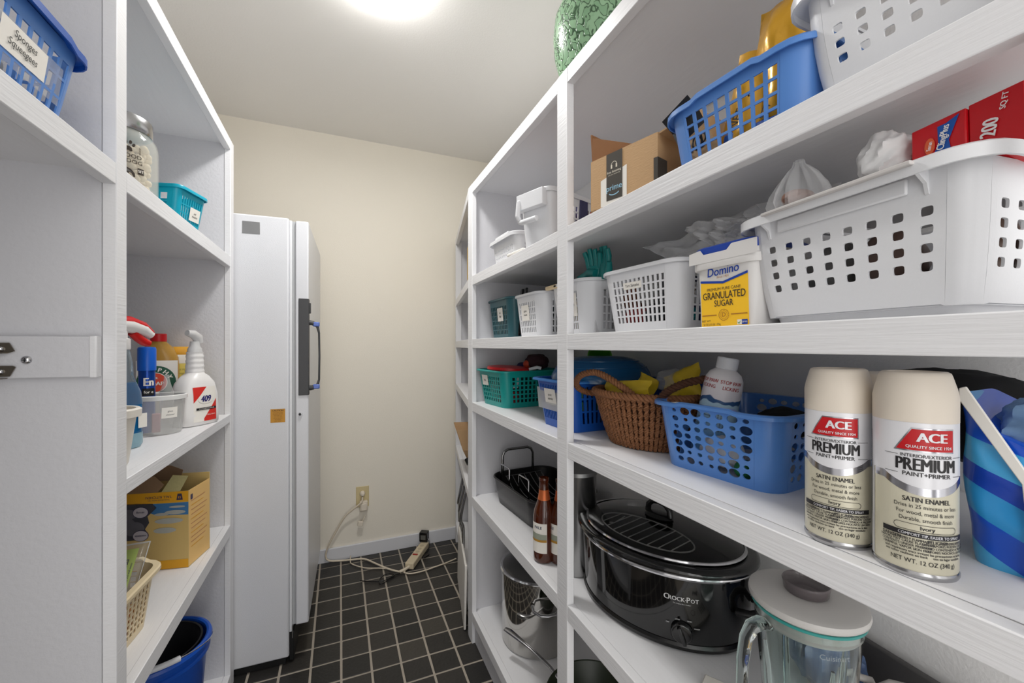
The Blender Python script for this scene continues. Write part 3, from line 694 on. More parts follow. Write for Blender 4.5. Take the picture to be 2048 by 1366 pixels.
# red cling film box with end flap
t = thing('cling_film_box', 'red cling film box with a blue and white logo standing out of the big bin', 'box', (0.532, 0.186, ZM+0.140), deg(-96), None, (deg(-6), deg(-4), deg(-97)))
Mr = mat('cling_red', (200, 18, 30), 0.3)
obj('box_sleeve', MB().box(-0.042, 0.0, 0, 0.05, 0, 0.055), Mr, t, bevel=0.0012)
obj('box_tray', MB().box(0.0005, 0.036, 0.003, 0.05, 0.002, 0.057), Mr, t, bevel=0.0008)
obj('torn_edge', MB().box(0.036, 0.0375, 0.004, 0.05, 0.002, 0.057), M_card, t)
mb = MB(); fnc = flat_fn((0, -0.0004, 0), (1,0,0), (0,0,1), 0.0003)
put_poly(mb, fnc, [(-0.029, 0.009), (-0.017, 0.013), (-0.0095, 0.013), (-0.012, 0.03), (-0.004, 0.052), (-0.014, 0.048), (-0.0205, 0.048), (-0.02, 0.03)], 0, 1)
put_text(mb, fnc, 'ClingPlus', 0.0086, (-0.0160, 0.0345), rot=deg(78), w=0.74, bold=0.025, mi=1, lay=3)
put_text(mb, fnc, 'Saran', 0.005, (-0.0265, 0.031), rot=deg(78), w=0.8, bold=0.02, mi=1, lay=3)
put_poly(mb, fnc, [(-0.0265+0.0042*math.cos(a), 0.031+0.0085*math.sin(a)) for a in [2*PI*k/14 for k in range(14)]], 2, 2)
fnc2 = flat_fn((0, 0.0026, 0), (1,0,0), (0,0,1), 0.0003)
put_text(mb, fnc2, '200', 0.015, (0.015, 0.026), rot=deg(80), w=0.75, bold=0.03, mi=1, lay=3)
put_text(mb, fnc2, 'SQ FT', 0.0058, (0.0245, 0.046), rot=deg(80), bold=0.03, mi=1, lay=3)
obj('box_print', mb, [mat('cling_blue', (20, 84, 170), 0.4), mat('cling_white', (240, 240, 240), 0.4), mat('cling_orange', (222, 96, 54), 0.4)], t, smooth=0)
tag(obj('white_card', MB().box(0, 0.04, -0.002, 0.002, 0, 0.025), M_lab, None, loc=(0.60, 0.215, ZM+0.182), rot=(0, deg(-18), deg(-95)), bevel=0.001), 'white card corner sticking up behind the red box', 'card')
for i, (x, y, c) in enumerate(((0.60, 0.33, (150, 150, 150)), (0.60, 0.27, (150, 126, 116)), (0.60, 0.20, (120, 96, 84)))):
    crumple('wrapped_bag', mat('bag_%d' % i, c, 0.4, bump=0.3, scale=30), (x, y, ZM+0.065), 0.05, (0.8, 0.62, 0.95), ('grey wrapped bag at the far end inside the big bin', 'beige wrapped bag in the middle of the big bin', 'brown wrapped bag at the near end inside the big bin')[i], 'bag', 30+i)

# ---- green vase on top of the unit
t = thing('vase', 'rounded green vase with a crackled leaf texture on top of the shelving', 'vase', (0.655, 0.955, 1.8536))
mg = bpy.data.materials.new('crackled_green_glaze'); mg.use_nodes = True; nt = mg.node_tree; bs = nt.nodes['Principled BSDF']
tc = nt.nodes.new('ShaderNodeTexCoord'); mp = nt.nodes.new('ShaderNodeMapping'); mp.inputs['Scale'].default_value = (1, 1, 0.7); nt.links.new(tc.outputs['Object'], mp.inputs[0])
nz = nt.nodes.new('ShaderNodeTexNoise'); nz.inputs['Scale'].default_value = 62; nz.inputs['Detail'].default_value = 1.0; nz.inputs['Distortion'].default_value = 0.5; nt.links.new(mp.outputs[0], nz.inputs['Vector'])
cr = nt.nodes.new('ShaderNodeValToRGB'); cr.color_ramp.elements[0].position = 0.40; cr.color_ramp.elements[1].position = 0.60
cr.color_ramp.elements[0].color = rgb(140, 176, 140); cr.color_ramp.elements[1].color = rgb(124, 162, 126)
for p_, c_ in ((0.445, rgb(132, 168, 132)), (0.475, rgb(52, 82, 56)), (0.505, rgb(60, 90, 62)), (0.54, rgb(128, 164, 128))): cr.color_ramp.elements.new(p_).color = c_
nt.links.new(nz.outputs['Fac'], cr.inputs[0]); nt.links.new(cr.outputs[0], bs.inputs['Base Color'])
bp = nt.nodes.new('ShaderNodeBump'); bp.inputs['Strength'].default_value = 0.8; bp.inputs['Distance'].default_value = 0.004; nt.links.new(cr.outputs[0], bp.inputs['Height']); nt.links.new(bp.outputs[0], bs.inputs['Normal'])
bs.inputs['Roughness'].default_value = 0.22
prof = [(0.055, 0), (0.06, 0.004), (0.075, 0.03), (0.1, 0.09), (0.116, 0.15), (0.12, 0.2), (0.115, 0.25), (0.1, 0.285), (0.075, 0.31), (0.06, 0.325), (0.062, 0.345), (0.066, 0.35), (0.058, 0.35), (0.052, 0.33)]
obj('vase_body', MB().lathe(prof, 48), mg, t, smooth=60)
# ================================================================== right unit, shelf below eye level
t = slot_basket('teal basket with a white label holding a red lid, near the far post', (0.665, 1.482, ZB), deg(-83), 0.215, 0.29, 0.135, M_teal, 9, 12, 6, r=0.028, fx=0.62, fy=0.7, tl=0.12, th_=0.84, taper=0.86, rim=(0.012, 0.006), lab=(0.05, 0.04, ['lids'], 0.012, (-0.04, 0.095)))
fn = flat_fn((0.094, -0.075, 0.09), (0, 1, 0), (0.1, 0, 1), 0.003)
mb = MB(); put_poly(mb, fn, [(-0.022, -0.018), (0.0, -0.018), (0.006, 0.024), (-0.004, 0.024)]); obj('clear_tape', mb, M_film2, t, smooth=0)
tag(obj('red_lid', MB().lathe([(0.0, 0.004), (0.085, 0.004), (0.092, 0.0), (0.096, 0.003), (0.094, 0.012), (0.07, 0.016), (0.0, 0.016)][::-1], 40, ax=1, ay=0.9, cap0=False, cap1=False), M_red, None, loc=(0.61, 1.46, ZB+0.132), rot=(deg(2), deg(3), 0)), 'flat red plastic lid resting on the teal basket', 'dish')  # flat plastic lid lying on top of the basket
crumple('cloth', mat('dark_plum_cloth', (52, 28, 34), 0.9), (0.70, 1.42, ZB+0.165), 0.04, (1.2, 1.3, 0.8), 'dark plum cloth bunched above the teal basket', 'cloth', 5, amp=0.3)
crumple('cloth', mat('navy_cloth', (30, 30, 84), 0.9), (0.70, 1.51, ZB+0.145), 0.035, (1.2, 1.5, 0.5), 'navy blue cloth behind the red lid', 'cloth', 6, amp=0.3)
tag(obj('orange_item', MB().sphere((0,0,0), 0.02, 14, 10, (1,1,0.8)), mat('burnt_orange', (168, 62, 34), 0.5), None, loc=(0.665, 1.425, ZB+0.157)), 'small burnt orange ball beside the plum cloth', 'toy')
tag(obj('white_peg', MB().tube([(0,0,0), (0.03,0,0.008), (0.045, 0, 0.004)], 0.006, 8), M_white_pl, None, loc=(0.645, 1.375, ZB+0.139), rot=(0,0,deg(-20))), 'small white plastic loop on the near rim of the teal basket', 'loop')
for i, (x, y, c, hh) in enumerate(((0.58, 1.42, (150, 40, 40), 0.05), (0.58, 1.50, (190, 200, 196), 0.09), (0.64, 1.44, (30, 60, 62), 0.1))):
    stuff_card('lid_stack', ('dark red lid stack inside the teal basket', 'clear lid stack inside the teal basket', 'dark green lid stack inside the teal basket')[i], (x, y, ZB+0.006), deg(8), 0.06, 0.055, hh, c, 'lid')
# blue basket with a bowl
t = slot_basket('blue slotted basket with a label holding the big blue bowl, behind the post', (0.69, 1.005, ZB), deg(-88), 0.185, 0.31, 0.135, M_blue_pl, 14, 16, 3, r=0.025, fx=0.5, fy=0.86, tl=0.14, th_=0.9, rim=(0.016, 0.006), lab=(0.06, 0.045, ['picnic', 'utensils'], 0.01, (-0.01, 0.085)))
t.children[0].data.materials[0] = M_deep_blue
fnb = flat_fn((-0.03, -0.148, 0.075), (1,0,0), (0,-0.1,1), 0.001)
mb = MB(); put_poly(mb, fnb, [(-0.055, -0.028), (0.10, -0.028), (0.10, 0.033), (-0.055, 0.033)]); obj('clear_pocket', mb, M_film2, t, smooth=0)
t = thing('bowl', 'big translucent blue bowl turned upside down on the blue basket', 'bowl', (0.69, 0.985, ZB+0.128))
mb = MB(); mb.lathe([(0.135*math.cos(a)**0.6 if a < PI/2-0.01 else 0.004, 0.07*math.sin(a)) for a in [PI/2*k/12 for k in range(13)]], 48, ax=1.1, ay=0.92, cap0=False)
obj('bowl_shell', mb, mat('translucent_blue', (34, 104, 158), 0.2, trans=0.25), t, solid=0.002)
mb = MB()
for q in (0.75, 0.9): mb.tube([(0.135*1.1*q*math.cos(a), 0.135*0.92*q*math.sin(a), 0.07*math.sqrt(max(0, 1-q**3.3))+0.001) for a in [2*PI*k/40 for k in range(40)]], 0.0015, 6, closed=True)
obj('bowl_ring', mb, mat('translucent_blue', (34, 104, 158), 0.2, trans=0.25), t)
for i in range(6):
    tag(obj('fork', MB().tube([(0,0,0), (0,0,0.09), (0.002,0,0.1)], [0.003, 0.004, 0.006], 6), M_steel, None, loc=(0.575, 1.06-0.016*i, ZB+0.01), rot=(deg(4*(i % 3)-4), deg(4), 0)), 'silver cutlery handle upright at the front of the blue slotted basket', 'cutlery', 'cutlery in the blue slotted basket')
t = thing('green_cup', 'lime green plastic cup lying on its side behind the blue bowl', 'cup', (0.80, 1.16, ZB+0.155), 0, None, (deg(60), 0, deg(-30)))
obj('cup_shell', MB().lathe([(0.026, 0), (0.036, 0.08)], 28, cap1=False), mat('lime_plastic', (96, 176, 50), 0.3, trans=0.2), t, solid=0.0015)
obj('cup_rim', MB().tube([(0.037*math.cos(a), 0.037*math.sin(a), 0.08) for a in [2*PI*k/28 for k in range(28)]], 0.0018, 6, closed=True), mat('lime_plastic', (96, 176, 50), 0.3, trans=0.2), t)
t = thing('green_bowl', 'lime green bowl low behind the blue bowl', 'bowl', (0.81, 1.24, ZB))
obj('bowl_shell', MB().lathe([(0.04, 0), (0.06, 0.06), (0.075, 0.15)], 32, cap1=False), mat('lime_plastic', (96, 176, 50), 0.3, trans=0.2), t, solid=0.002)
t = slot_basket('deep blue basket half hidden behind the wicker basket', (0.80, 0.80, ZB), deg(-90), 0.17, 0.17, 0.13, M_deep_blue, 10, 10, 2, r=0.02, fx=0.85, fy=0.9)

# ---- wicker basket
def rope(mb, path, R, strands=3, turns=10, rs=None, seg=6, closed=False, sub=4, flat=1):
    P_ = [Vector(p) for p in path]; n = len(P_)
    fine = []
    for i in range(n if closed else n-1):
        a, b, c_, d = (P_[(i-1) % n] if closed or i > 0 else P_[i]), P_[i], P_[(i+1) % n], (P_[(i+2) % n] if closed or i+2 < n else P_[(i+1) % n])
        for k in range(sub):
            u = k/sub
            fine.append(0.5*((2*b)+(-a+c_)*u+(2*a-5*b+4*c_-d)*u*u+(-a+3*b-3*c_+d)*u**3))
    if not closed: fine.append(P_[-1])
    N = len(fine)
    for s in range(strands):
        pts = []; up = Vector((0.12, 0.2, 1)).normalized()
        for i, p in enumerate(fine):
            q = fine[(i+1) % N] if closed or i < N-1 else fine[i]; o = fine[i-1] if closed or i > 0 else fine[i]
            tt = (q-o).normalized(); u = (up-tt*up.dot(tt)).normalized(); w = tt.cross(u)
            a = 2*PI*(turns*i/N + s/strands)
            pts.append(p + (u*math.cos(a)*flat + w*math.sin(a))*R)
        mb.tube(pts, rs or R*0.85, seg, closed=closed)
M_wick = mat('seagrass', (150, 100, 64), 0.75, bump=0.5, scale=180, var=0.55)
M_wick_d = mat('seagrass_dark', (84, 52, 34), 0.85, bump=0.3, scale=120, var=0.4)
t = thing('wicker_basket', 'oval brown braided seagrass basket with rope handles holding yellow packets', 'basket', (0.652, 0.752, ZB), deg(-82))
ax, ay = 0.128, 0.10
def wr(z):   # scale of the oval with height
    k = z/0.118; return 0.66+0.36*k**0.75
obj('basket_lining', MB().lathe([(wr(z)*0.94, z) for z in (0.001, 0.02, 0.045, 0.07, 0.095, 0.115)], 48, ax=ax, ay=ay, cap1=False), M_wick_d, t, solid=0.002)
mb = MB(); rnd = random.Random(2); NS = 58
for i in range(NS):
    a0 = 2*PI*i/NS
    for s in (0, 1):
        pts = []; rr = []
        for k in range(27):
            z = 0.004+0.111*k/26; a = a0 + (0.034*math.sin(PI*(k*0.75)+s*PI)) + rnd.uniform(-0.006, 0.006)
            rad = wr(z)*(1+0.018*math.cos(PI*(k*0.75)+s*PI))
            pts.append((ax*rad*math.cos(a), ay*rad*math.sin(a), z)); rr.append(0.0036+rnd.uniform(-0.0006, 0.0006))
        mb.tube(pts, rr, 5)
o = obj('woven_side', mb, [M_wick], t, smooth=70); o['kind'] = 'stuff'
mb = MB(); rope(mb, [(ax*1.03*math.cos(a), ay*1.03*math.sin(a), 0.119) for a in [2*PI*k/24 for k in range(24)]], 0.0048, 3, 26, closed=True, sub=9, seg=6)
obj('braided_rim', mb, M_wick, t, smooth=70)
def handle(sx):
    mb = MB()
    path = [(sx*ax*0.72, -ay*0.74, 0.108), (sx*ax*0.86, -ay*0.72, 0.132), (sx*ax*1.12, -ay*0.6, 0.153), (sx*ax*1.34, -ay*0.22, 0.163), (sx*ax*1.38, ay*0.12, 0.161), (sx*ax*1.2, ay*0.5, 0.145), (sx*ax*0.92, ay*0.66, 0.125), (sx*ax*0.74, ay*0.68, 0.106)]
    rope(mb, path, 0.0046, 3, 13, sub=14, seg=6)
    return mb
Mi = (Matrix.Translation((0.652, 0.752, ZB)) @ Matrix.Rotation(deg(-82), 4, 'Z')).inverted()
hw = [(0.612, 0.872, 1.078), (0.585, 0.905, 1.082), (0.562, 0.905, 1.095), (0.548, 0.885, 1.115), (0.546, 0.855, 1.131), (0.552, 0.815, 1.138), (0.558, 0.780, 1.131), (0.566, 0.745, 1.116), (0.576, 0.716, 1.099), (0.588, 0.695, 1.080)]
mb = MB(); rope(mb, [Mi @ Vector(p) for p in hw], 0.0046, 3, 13, sub=11, seg=6); obj('rope_handle', mb, M_wick, t, smooth=70)
obj('rope_handle', handle(1), M_wick_d, t, smooth=70)
M_yp = mat('yellow_pouch', (214, 184, 44), 0.4, bump=0.4, scale=25, var=0.12)
packet(None, 'yellow_pouch', 0.15, 0.05, 0.01, M_yp, (0.60, 0.765, ZB+0.098), (deg(-14), deg(-4), deg(-86)), 'long yellow pouch lying across the front of the wicker basket', 'pouch', seed=3, wob=0.002)
packet(None, 'yellow_pouch', 0.10, 0.075, 0.014, M_yp, (0.668, 0.66, ZB+0.108), (deg(-20), deg(-22), deg(-84)), 'yellow pouch tilted upward at the near end of the wicker basket', 'pouch', seed=5, wob=0.002)
packet(None, 'yellow_pouch', 0.06, 0.07, 0.008, M_yp, (0.65, 0.775, ZB+0.09), (deg(-10), deg(18), deg(-84)), 'small yellow pouch corner upright in the wicker basket', 'pouch', seed=6, wob=0.002)
crumple('plastic_bag', M_film, (0.70, 0.72, ZB+0.145), 0.042, (1.0, 1.1, 0.7), 'clear plastic bag puffed up behind the yellow pouches', 'bag', 9, amp=0.5)
tag(obj('dark_tube', MB().tube([(0, 0, 0), (0.0, -0.02, 0.02), (0.0, -0.05, 0.026)], 0.008, 10), mat('dark_brown_plastic', (44, 30, 28), 0.5), None, loc=(0.72, 0.65, ZB+0.15)), 'dark curved handle behind the paw bottle', 'handle') if False else None

# ---- blue basket with round holes
pat = [0.62, 1.0, 0.45, 0.85, 0.66, 0.94, 0.5]
bl = basket('basket', 'blue basket with scattered round holes standing beside the spray cans', (0.712, 0.528, ZB), deg(-84.5), 0.232, 0.275, 0.122, mat('periwinkle_plastic', (84, 136, 208), 0.32, coat=0.3), 0.88, 0.034,
    dict(n=7, m=7, kind='round', fx=0.98, fy=0.98, margin=0.01, lo=0.1, hi=0.95, pat=pat), dict(n=9, m=6, kind='round', fx=0.92, fy=0.92, margin=0.01, lo=0.1, hi=0.93, pat=pat), rim=(0.013, 0.007), dip=lambda x, y: 0.003 if abs(x) < 0.05 and y < 0 else 0)
mb = MB(); fnr = flat_fn((-0.045, -0.1435, 0.1225), (1,0,0), (0,1,0), 0.0006); put_poly(mb, fnr, [(-0.02, -0.006), (0.045, -0.006), (0.045, 0.008), (-0.02, 0.008)], 0, 1)
put_text(mb, fnr, 'Dog stuff', 0.007, (0.012, 0.001), mi=1, lay=2, shear=0.1, bold=0.02)
obj('paper_label', mb, [M_lab, mat('brown_ink', (120, 84, 62), 0.6)], bl, smooth=0)
# paw bottle
t = thing('medicine_bottle', 'white bottle with red lettering STOP PAW LICKING leaning in the blue basket', 'bottle', (0.645, 0.575, ZB+0.013), deg(-60), None, (deg(-3), deg(10), deg(-62)))
pr = [(0.030, 0), (0.033, 0.004), (0.0335, 0.05), (0.0335, 0.142), (0.032, 0.154), (0.027, 0.165), (0.019, 0.171), (0.016, 0.173)]
def M_bottle_print():
    m = mat('paw_bottle_print', (238, 236, 236), 0.4); nt = m.node_tree; b = nt.nodes['Principled BSDF']
    tc = nt.nodes.new('ShaderNodeTexCoord'); sp = nt.nodes.new('ShaderNodeSeparateXYZ'); nt.links.new(tc.outputs['Object'], sp.inputs[0])
    ns = nt.nodes.new('ShaderNodeTexNoise'); ns.inputs['Scale'].default_value = 28; nt.links.new(tc.outputs['Object'], ns.inputs['Vector'])
    ad = nt.nodes.new('ShaderNodeMath'); ad.operation = 'MULTIPLY_ADD'; nt.links.new(ns.outputs['Fac'], ad.inputs[0]); ad.inputs[1].default_value = 0.04; nt.links.new(sp.outputs['Z'], ad.inputs[2])
    cr = nt.nodes.new('ShaderNodeValToRGB'); cr.color_ramp.interpolation = 'LINEAR'
    mr = nt.nodes.new('ShaderNodeMath'); mr.operation = 'MULTIPLY'; mr.inputs[1].default_value = 4.6; nt.links.new(ad.outputs[0], mr.inputs[0]); nt.links.new(mr.outputs[0], cr.inputs[0])
    e = cr.color_ramp.elements; e[0].position = 0.3; e[0].color = rgb(96, 146, 190); e[1].position = 0.60; e[1].color = rgb(176, 206, 222)
    for p, c in ((0.605, rgb(42, 84, 132)), (0.64, rgb(42, 84, 132)), (0.645, rgb(232, 226, 228)), (1.0, rgb(240, 238, 238))):
        x = cr.color_ramp.elements.new(p); x.color = c
    nt.links.new(cr.outputs[0], b.inputs['Base Color']); return m
obj('bottle_body', MB().lathe(pr, 40), M_bottle_print(), t, smooth=50)
obj('cap', MB().lathe([(0.017, 0.172), (0.0185, 0.174), (0.0185, 0.192), (0.017, 0.194)], 32), M_white_pl, t)
mb = MB()
for a0, off in ((-PI/2-0.62, 0), (-PI/2+0.62, 0)):
    fc = cyl_fn(0.0336, a0)
    put_text(mb, fc, 'STOP PAW', 0.0092, (0, 0.149), w=0.85, bold=0.014, mi=0, lay=1); put_text(mb, fc, 'LICKING', 0.0092, (0.001, 0.1385), w=0.85, bold=0.014, mi=0, lay=1)
fc = cyl_fn(0.0336, -PI/2-0.55)
for k in range(7): put_text(mb, fc, ('for dogs and cats only', 'helps to break the', 'licking and chewing', 'safe bitter taste', 'apply twice daily', 'shake well before', 'keep out of reach')[k], 0.0042, (0, 0.098-k*0.0066), w=0.9, bold=0.02, mi=1, lay=1)
fc = cyl_fn(0.0336, -PI/2+0.5)
for k in range(4): put_text(mb, fc, 'directions: spray on paws daily', 0.0036, (-0.008+k*0.0052, 0.075), rot=PI/2, w=0.75, bold=0.015, mi=1, lay=1)
obj('bottle_lettering', mb, [mat('brick_red_ink', (168, 42, 36), 0.5), mat('navy_ink', (30, 50, 84), 0.5)], t, smooth=0)
crumple('cloth', mat('black_cloth', (20, 19, 20), 0.9), (0.74, 0.49, ZB+0.088), 0.05, (1.0, 0.95, 0.55), 'black cloth lump inside the round-hole basket', 'cloth', 12, amp=0.25)
crumple('white_bundle', mat('white_cloth', (222, 222, 226), 0.8), (0.63, 0.53, ZB+0.038), 0.036, (0.8, 1.2, 0.8), 'white cloth bundle seen through the round holes', 'cloth', 14, amp=0.4)
tag(obj('green_ball', MB().sphere((0,0,0), 0.016, 16, 12), mat('green_rubber', (34, 110, 60), 0.5), None, loc=(0.615, 0.475, ZB+0.022)), 'small green ball low behind the round holes', 'ball')

# ---- spray cans
M_ivory = mat('ivory_cap', (222, 212, 198), 0.45); M_canw = mat('can_white', (226, 226, 230), 0.3, metal=0.1)
M_canc = mat('can_cream', (206, 201, 180), 0.3, metal=0.1); M_silver = mat('silver_foil', (190, 190, 196), 0.2, metal=1)
M_ared = mat('logo_red', (186, 20, 28), 0.35); M_dink = mat('soft_black_ink', (36, 34, 36), 0.45)
def spray_can(label, x, y, turn, seed):
    r = 0.0318; t = thing('spray_can', label, 'spray can', (x, y, ZB), 0, None)
    a0 = math.atan2(-y, -x) + turn
    obj('can_body', MB().lathe([(0.0290, 0.0), (0.0312, 0.0008), (0.0322, 0.003), (0.0322, 0.005), (0.0313, 0.0068), (r, 0.0085), (r, 0.149), (r-0.0015, 0.1535), (0.02, 0.156)], 64, mi=0), [M_canc], t, smooth=40)
    obj('metal_foot', MB().lathe([(0.0292, -0.0001), (0.0316, 0.0004), (0.0326, 0.003), (0.0326, 0.0052), (0.0316, 0.0070)], 64, cap1=False), M_steel, t)
    obj('cap', MB().lathe([(r+0.0004, 0.1515), (r+0.0005, 0.175), (r-0.0012, 0.184), (r-0.0042, 0.1955), (r-0.0052, 0.1985), (r-0.0075, 0.2), (r-0.011, 0.2002), (r-0.012, 0.197), (0.004, 0.1965)], 64, cap0=False), M_ivory, t, smooth=50)
    mb = MB(); f = cyl_fn(r, a0, 0.00024)
    N = 64
    def band(lo, hi, a, b, mi, lay):
        for i in range(N):
            u0, u1 = a+(b-a)*i/N, a+(b-a)*(i+1)/N
            mb.add([f(u0, lo(u0), lay), f(u1, lo(u1), lay), f(u1, hi(u1), lay), f(u0, hi(u0), lay)], [(0,1,2,3)], mi)
    curve = lambda u: 0.0885+12*min(u*u, 0.0011)*0.9
    band(lambda u: curve(u), lambda u: 0.1514, -0.062, 0.062, 0, 1)
    band(lambda u: curve(u)-0.0075, lambda u: curve(u), -0.045, 0.045, 1, 1)
    band(lambda u: 0.008, lambda u: 0.1514, -0.08, -0.047, 0, 1.3)
    # logo
    put_poly(mb, f, [(-0.0245, 0.1235), (0.0215, 0.1235), (0.0215, 0.1465), (-0.0115, 0.1465)], 1, 2, nx=36)
    put_poly(mb, f, [(-0.0225, 0.1248), (0.0205, 0.1248), (0.0205, 0.1452), (-0.011, 0.1452)], 2, 3, nx=36)
    put_text(mb, f, 'ACE', 0.0125, (0.0035, 0.1372), w=0.95, bold=0.045, shear=0.0, mi=0, lay=4.5)
    put_text(mb, f, 'QUALITY SINCE 1924', 0.0038, (0.0015, 0.1283), w=0.95, bold=0.02, mi=0, lay=4.5)
    put_text(mb, f, 'INTERIOR/EXTERIOR', 0.0045, (0.0, 0.1192), w=0.93, bold=0.01, mi=3, lay=3)
    put_text(mb, f, 'PREMIUM', 0.0172, (0.0, 0.1102), w=0.65, bold=0.028, mi=3, lay=3)
    put_text(mb, f, 'PAINT+PRIMER', 0.0058, (0.0, 0.1012), w=0.93, bold=0.015, mi=3, lay=3)
    for s in (-1, 1):
        for z in (0.1192, 0.1012): put_poly(mb, f, [(s*0.0265-0.0055, z-0.0002), (s*0.0265+0.0055, z-0.0002), (s*0.0265+0.0055, z+0.0002), (s*0.0265-0.0055, z+0.0002)], 3, 3, nx=3)
    put_text(mb, f, 'SATIN ENAMEL', 0.0066, (0.0, 0.0765), w=0.80, bold=0.02, mi=3, lay=2)
    for k, s in enumerate(('Dries in 25 minutes or less', 'For wood, metal & more', 'Durable, smooth finish')): put_text(mb, f, s, 0.0053, (0.0, 0.0702-k*0.0063), w=0.84, bold=0.003, mi=3, lay=2)
    # ivory pill outline
    L, R = 0.021, 0.0034
    pts = [(L+R*math.cos(a), 0.0497+R*math.sin(a)) for a in [-PI/2+PI*k/8 for k in range(9)]] + [(-L+R*math.cos(a), 0.0497+R*math.sin(a)) for a in [PI/2+PI*k/8 for k in range(9)]]
    top = [(L-2*L*k/12, 0.0497+R) for k in range(1, 12)]; bot = [(-L+2*L*k/12, 0.0497-R) for k in range(1, 12)]
    loop = pts[:9]+top+pts[9:]+bot
    c0 = (0, 0.0497); n = len(loop); vs = []
    for x_, y_ in loop: vs += [f(x_, y_, 2), f(x_*0.984, c0[1]+(y_-c0[1])*0.88, 2)]
    mb.add(vs, [(2*i, 2*((i+1) % n), 2*((i+1) % n)+1, 2*i+1) for i in range(n)], 3)
    put_text(mb, f, 'Ivory', 0.0052, (0.0, 0.0497), bold=0.02, mi=3, lay=2)
    band(lambda u: 0.0403, lambda u: 0.0452, -0.034, 0.034, 3, 2)
    put_text(mb, f, 'COMFORT TIP, EASIER TO SPRAY', 0.0037, (0.003, 0.0427), w=0.88, bold=0.01, mi=0, lay=3)
    fine = ('EXTREMELY FLAMMABLE', 'VAPORS MAY CAUSE FLASH FIRE', 'CONTENTS UNDER PRESSURE', 'HARMFUL VAPOR SKIN EYES', 'and respiratory tract irritant', 'see other cautions on back')
    put_text(mb, f, 'DANGER!', 0.0046, (-0.0265, 0.0378), w=0.8, bold=0.02, mi=3, lay=2); put_text(mb, f, fine[0], 0.0036, (-0.0110, 0.0376), w=0.72, bold=0.02, mi=3, lay=2)
    put_text(mb, f, '¡PELIGRO!', 0.0046, (0.0072, 0.0378), w=0.8, bold=0.02, mi=3, lay=2); put_text(mb, f, 'EXTREMADAMENTE', 0.0036, (0.022, 0.0376), w=0.72, bold=0.02, mi=3, lay=2)
    for k in range(1, 6):
        put_text(mb, f, fine[k], 0.0033, (-0.0155, 0.0378-k*0.0030), w=0.86, bold=0.02, mi=3, lay=2)
        put_text(mb, f, ('LOS VAPORES PUEDEN CAUSAR', 'FUEGO CONTENIDO A PRESION', 'VAPORES NOCIVOS LEA BIEN', 'las precauciones en la lata', 'uso en lugar ventilado')[k-1], 0.0033, (0.0165, 0.0378-k*0.0030), w=0.86, bold=0.02, mi=3, lay=2)
    put_text(mb, f, 'NET WT. 12 OZ (340 g)', 0.0060, (-0.002, 0.0165), w=0.82, bold=0.006, mi=3, lay=2)
    for k in range(40): put_poly(mb, f, [(-0.062, 0.05+k*0.0022), (-0.053, 0.05+k*0.0022), (-0.053, 0.0510+k*0.0022), (-0.062, 0.0510+k*0.0022)], 3, 2.6, nx=2)
    obj('can_label', mb, [M_canw, M_silver, M_ared, M_dink], t, smooth=60)
    return t
spray_can('ivory spray paint can in front, its label turned to the right', 0.5435, 0.2286, 0.30, 1)
spray_can('ivory spray paint can further back, its label facing straight out', 0.5405, 0.2965, -0.10, 2)
t = thing('spray_can', 'third ivory spray can, only its cap seen between the two front cans', 'spray can', (0.615, 0.290, ZB))
obj('can_body', MB().lathe([(0.029, 0), (0.032, 0.004), (0.0318, 0.15), (0.02, 0.156)], 48), M_canc, t)
obj('cap', MB().lathe([(0.032, 0.149), (0.0318, 0.172), (0.027, 0.192), (0.022, 0.194)], 48), M_ivory, t)
# small blue print bits, black folded fabric behind the cans
crumple('black_fabric', mat('black_cloth', (20, 19, 20), 0.9), (0.79, 0.30, ZB+0.13), 0.07, (1.2, 1.7, 0.95), 'black folded fabric at the back of the shelf behind the spray cans', 'cloth', 40, amp=0.25)

tag(obj('shelf_liner', MB().box(0.512, 0.88, 0.14, 0.83, ZB-0.0002, ZB+0.0006), mat('liner_paper', (236, 236, 238), 0.45, bump=0.1, scale=60), None), 'white paper liner lying on the shelf under the spray cans', 'liner')
# ---- blue wave bag at the right edge
def wave_print():
    m = mat('blue_wave_print', (30, 110, 200), 0.28, coat=0.3); nt = m.node_tree; b = nt.nodes['Principled BSDF']
    tc = nt.nodes.new('ShaderNodeTexCoord'); mp = nt.nodes.new('ShaderNodeMapping'); mp.inputs['Rotation'].default_value = (0, deg(66), 0); nt.links.new(tc.outputs['Object'], mp.inputs[0])
    wv = nt.nodes.new('ShaderNodeTexWave'); wv.wave_type = 'BANDS'; wv.bands_direction = 'X'; wv.wave_profile = 'SAW'; wv.inputs['Scale'].default_value = 3.0; wv.inputs['Distortion'].default_value = 1.6; wv.inputs['Detail'].default_value = 0
    wv.inputs['Detail Scale'].default_value = 2; nt.links.new(mp.outputs[0], wv.inputs['Vector'])
    cr = nt.nodes.new('ShaderNodeValToRGB'); cr.color_ramp.interpolation = 'CONSTANT'; e = cr.color_ramp.elements
    e[0].position = 0; e[0].color = rgb(18, 84, 206); e[1].position = 0.3; e[1].color = rgb(44, 150, 216)
    for p, c in ((0.55, rgb(14, 66, 182)), (0.75, rgb(70, 168, 222))): x = e.new(p); x.color = c
    nt.links.new(wv.outputs['Fac'], cr.inputs[0]); nt.links.new(cr.outputs[0], b.inputs['Base Color']); return m
t = thing('wave_bag', 'big bright blue bag with wavy stripes and white seams at the right edge', 'bag', (0.6654, 0.157, ZB), deg(-85))
mb = MB(); R = []
def topz(x): return 0.176-0.080*min(1, max(0, (x+0.062)/0.040))
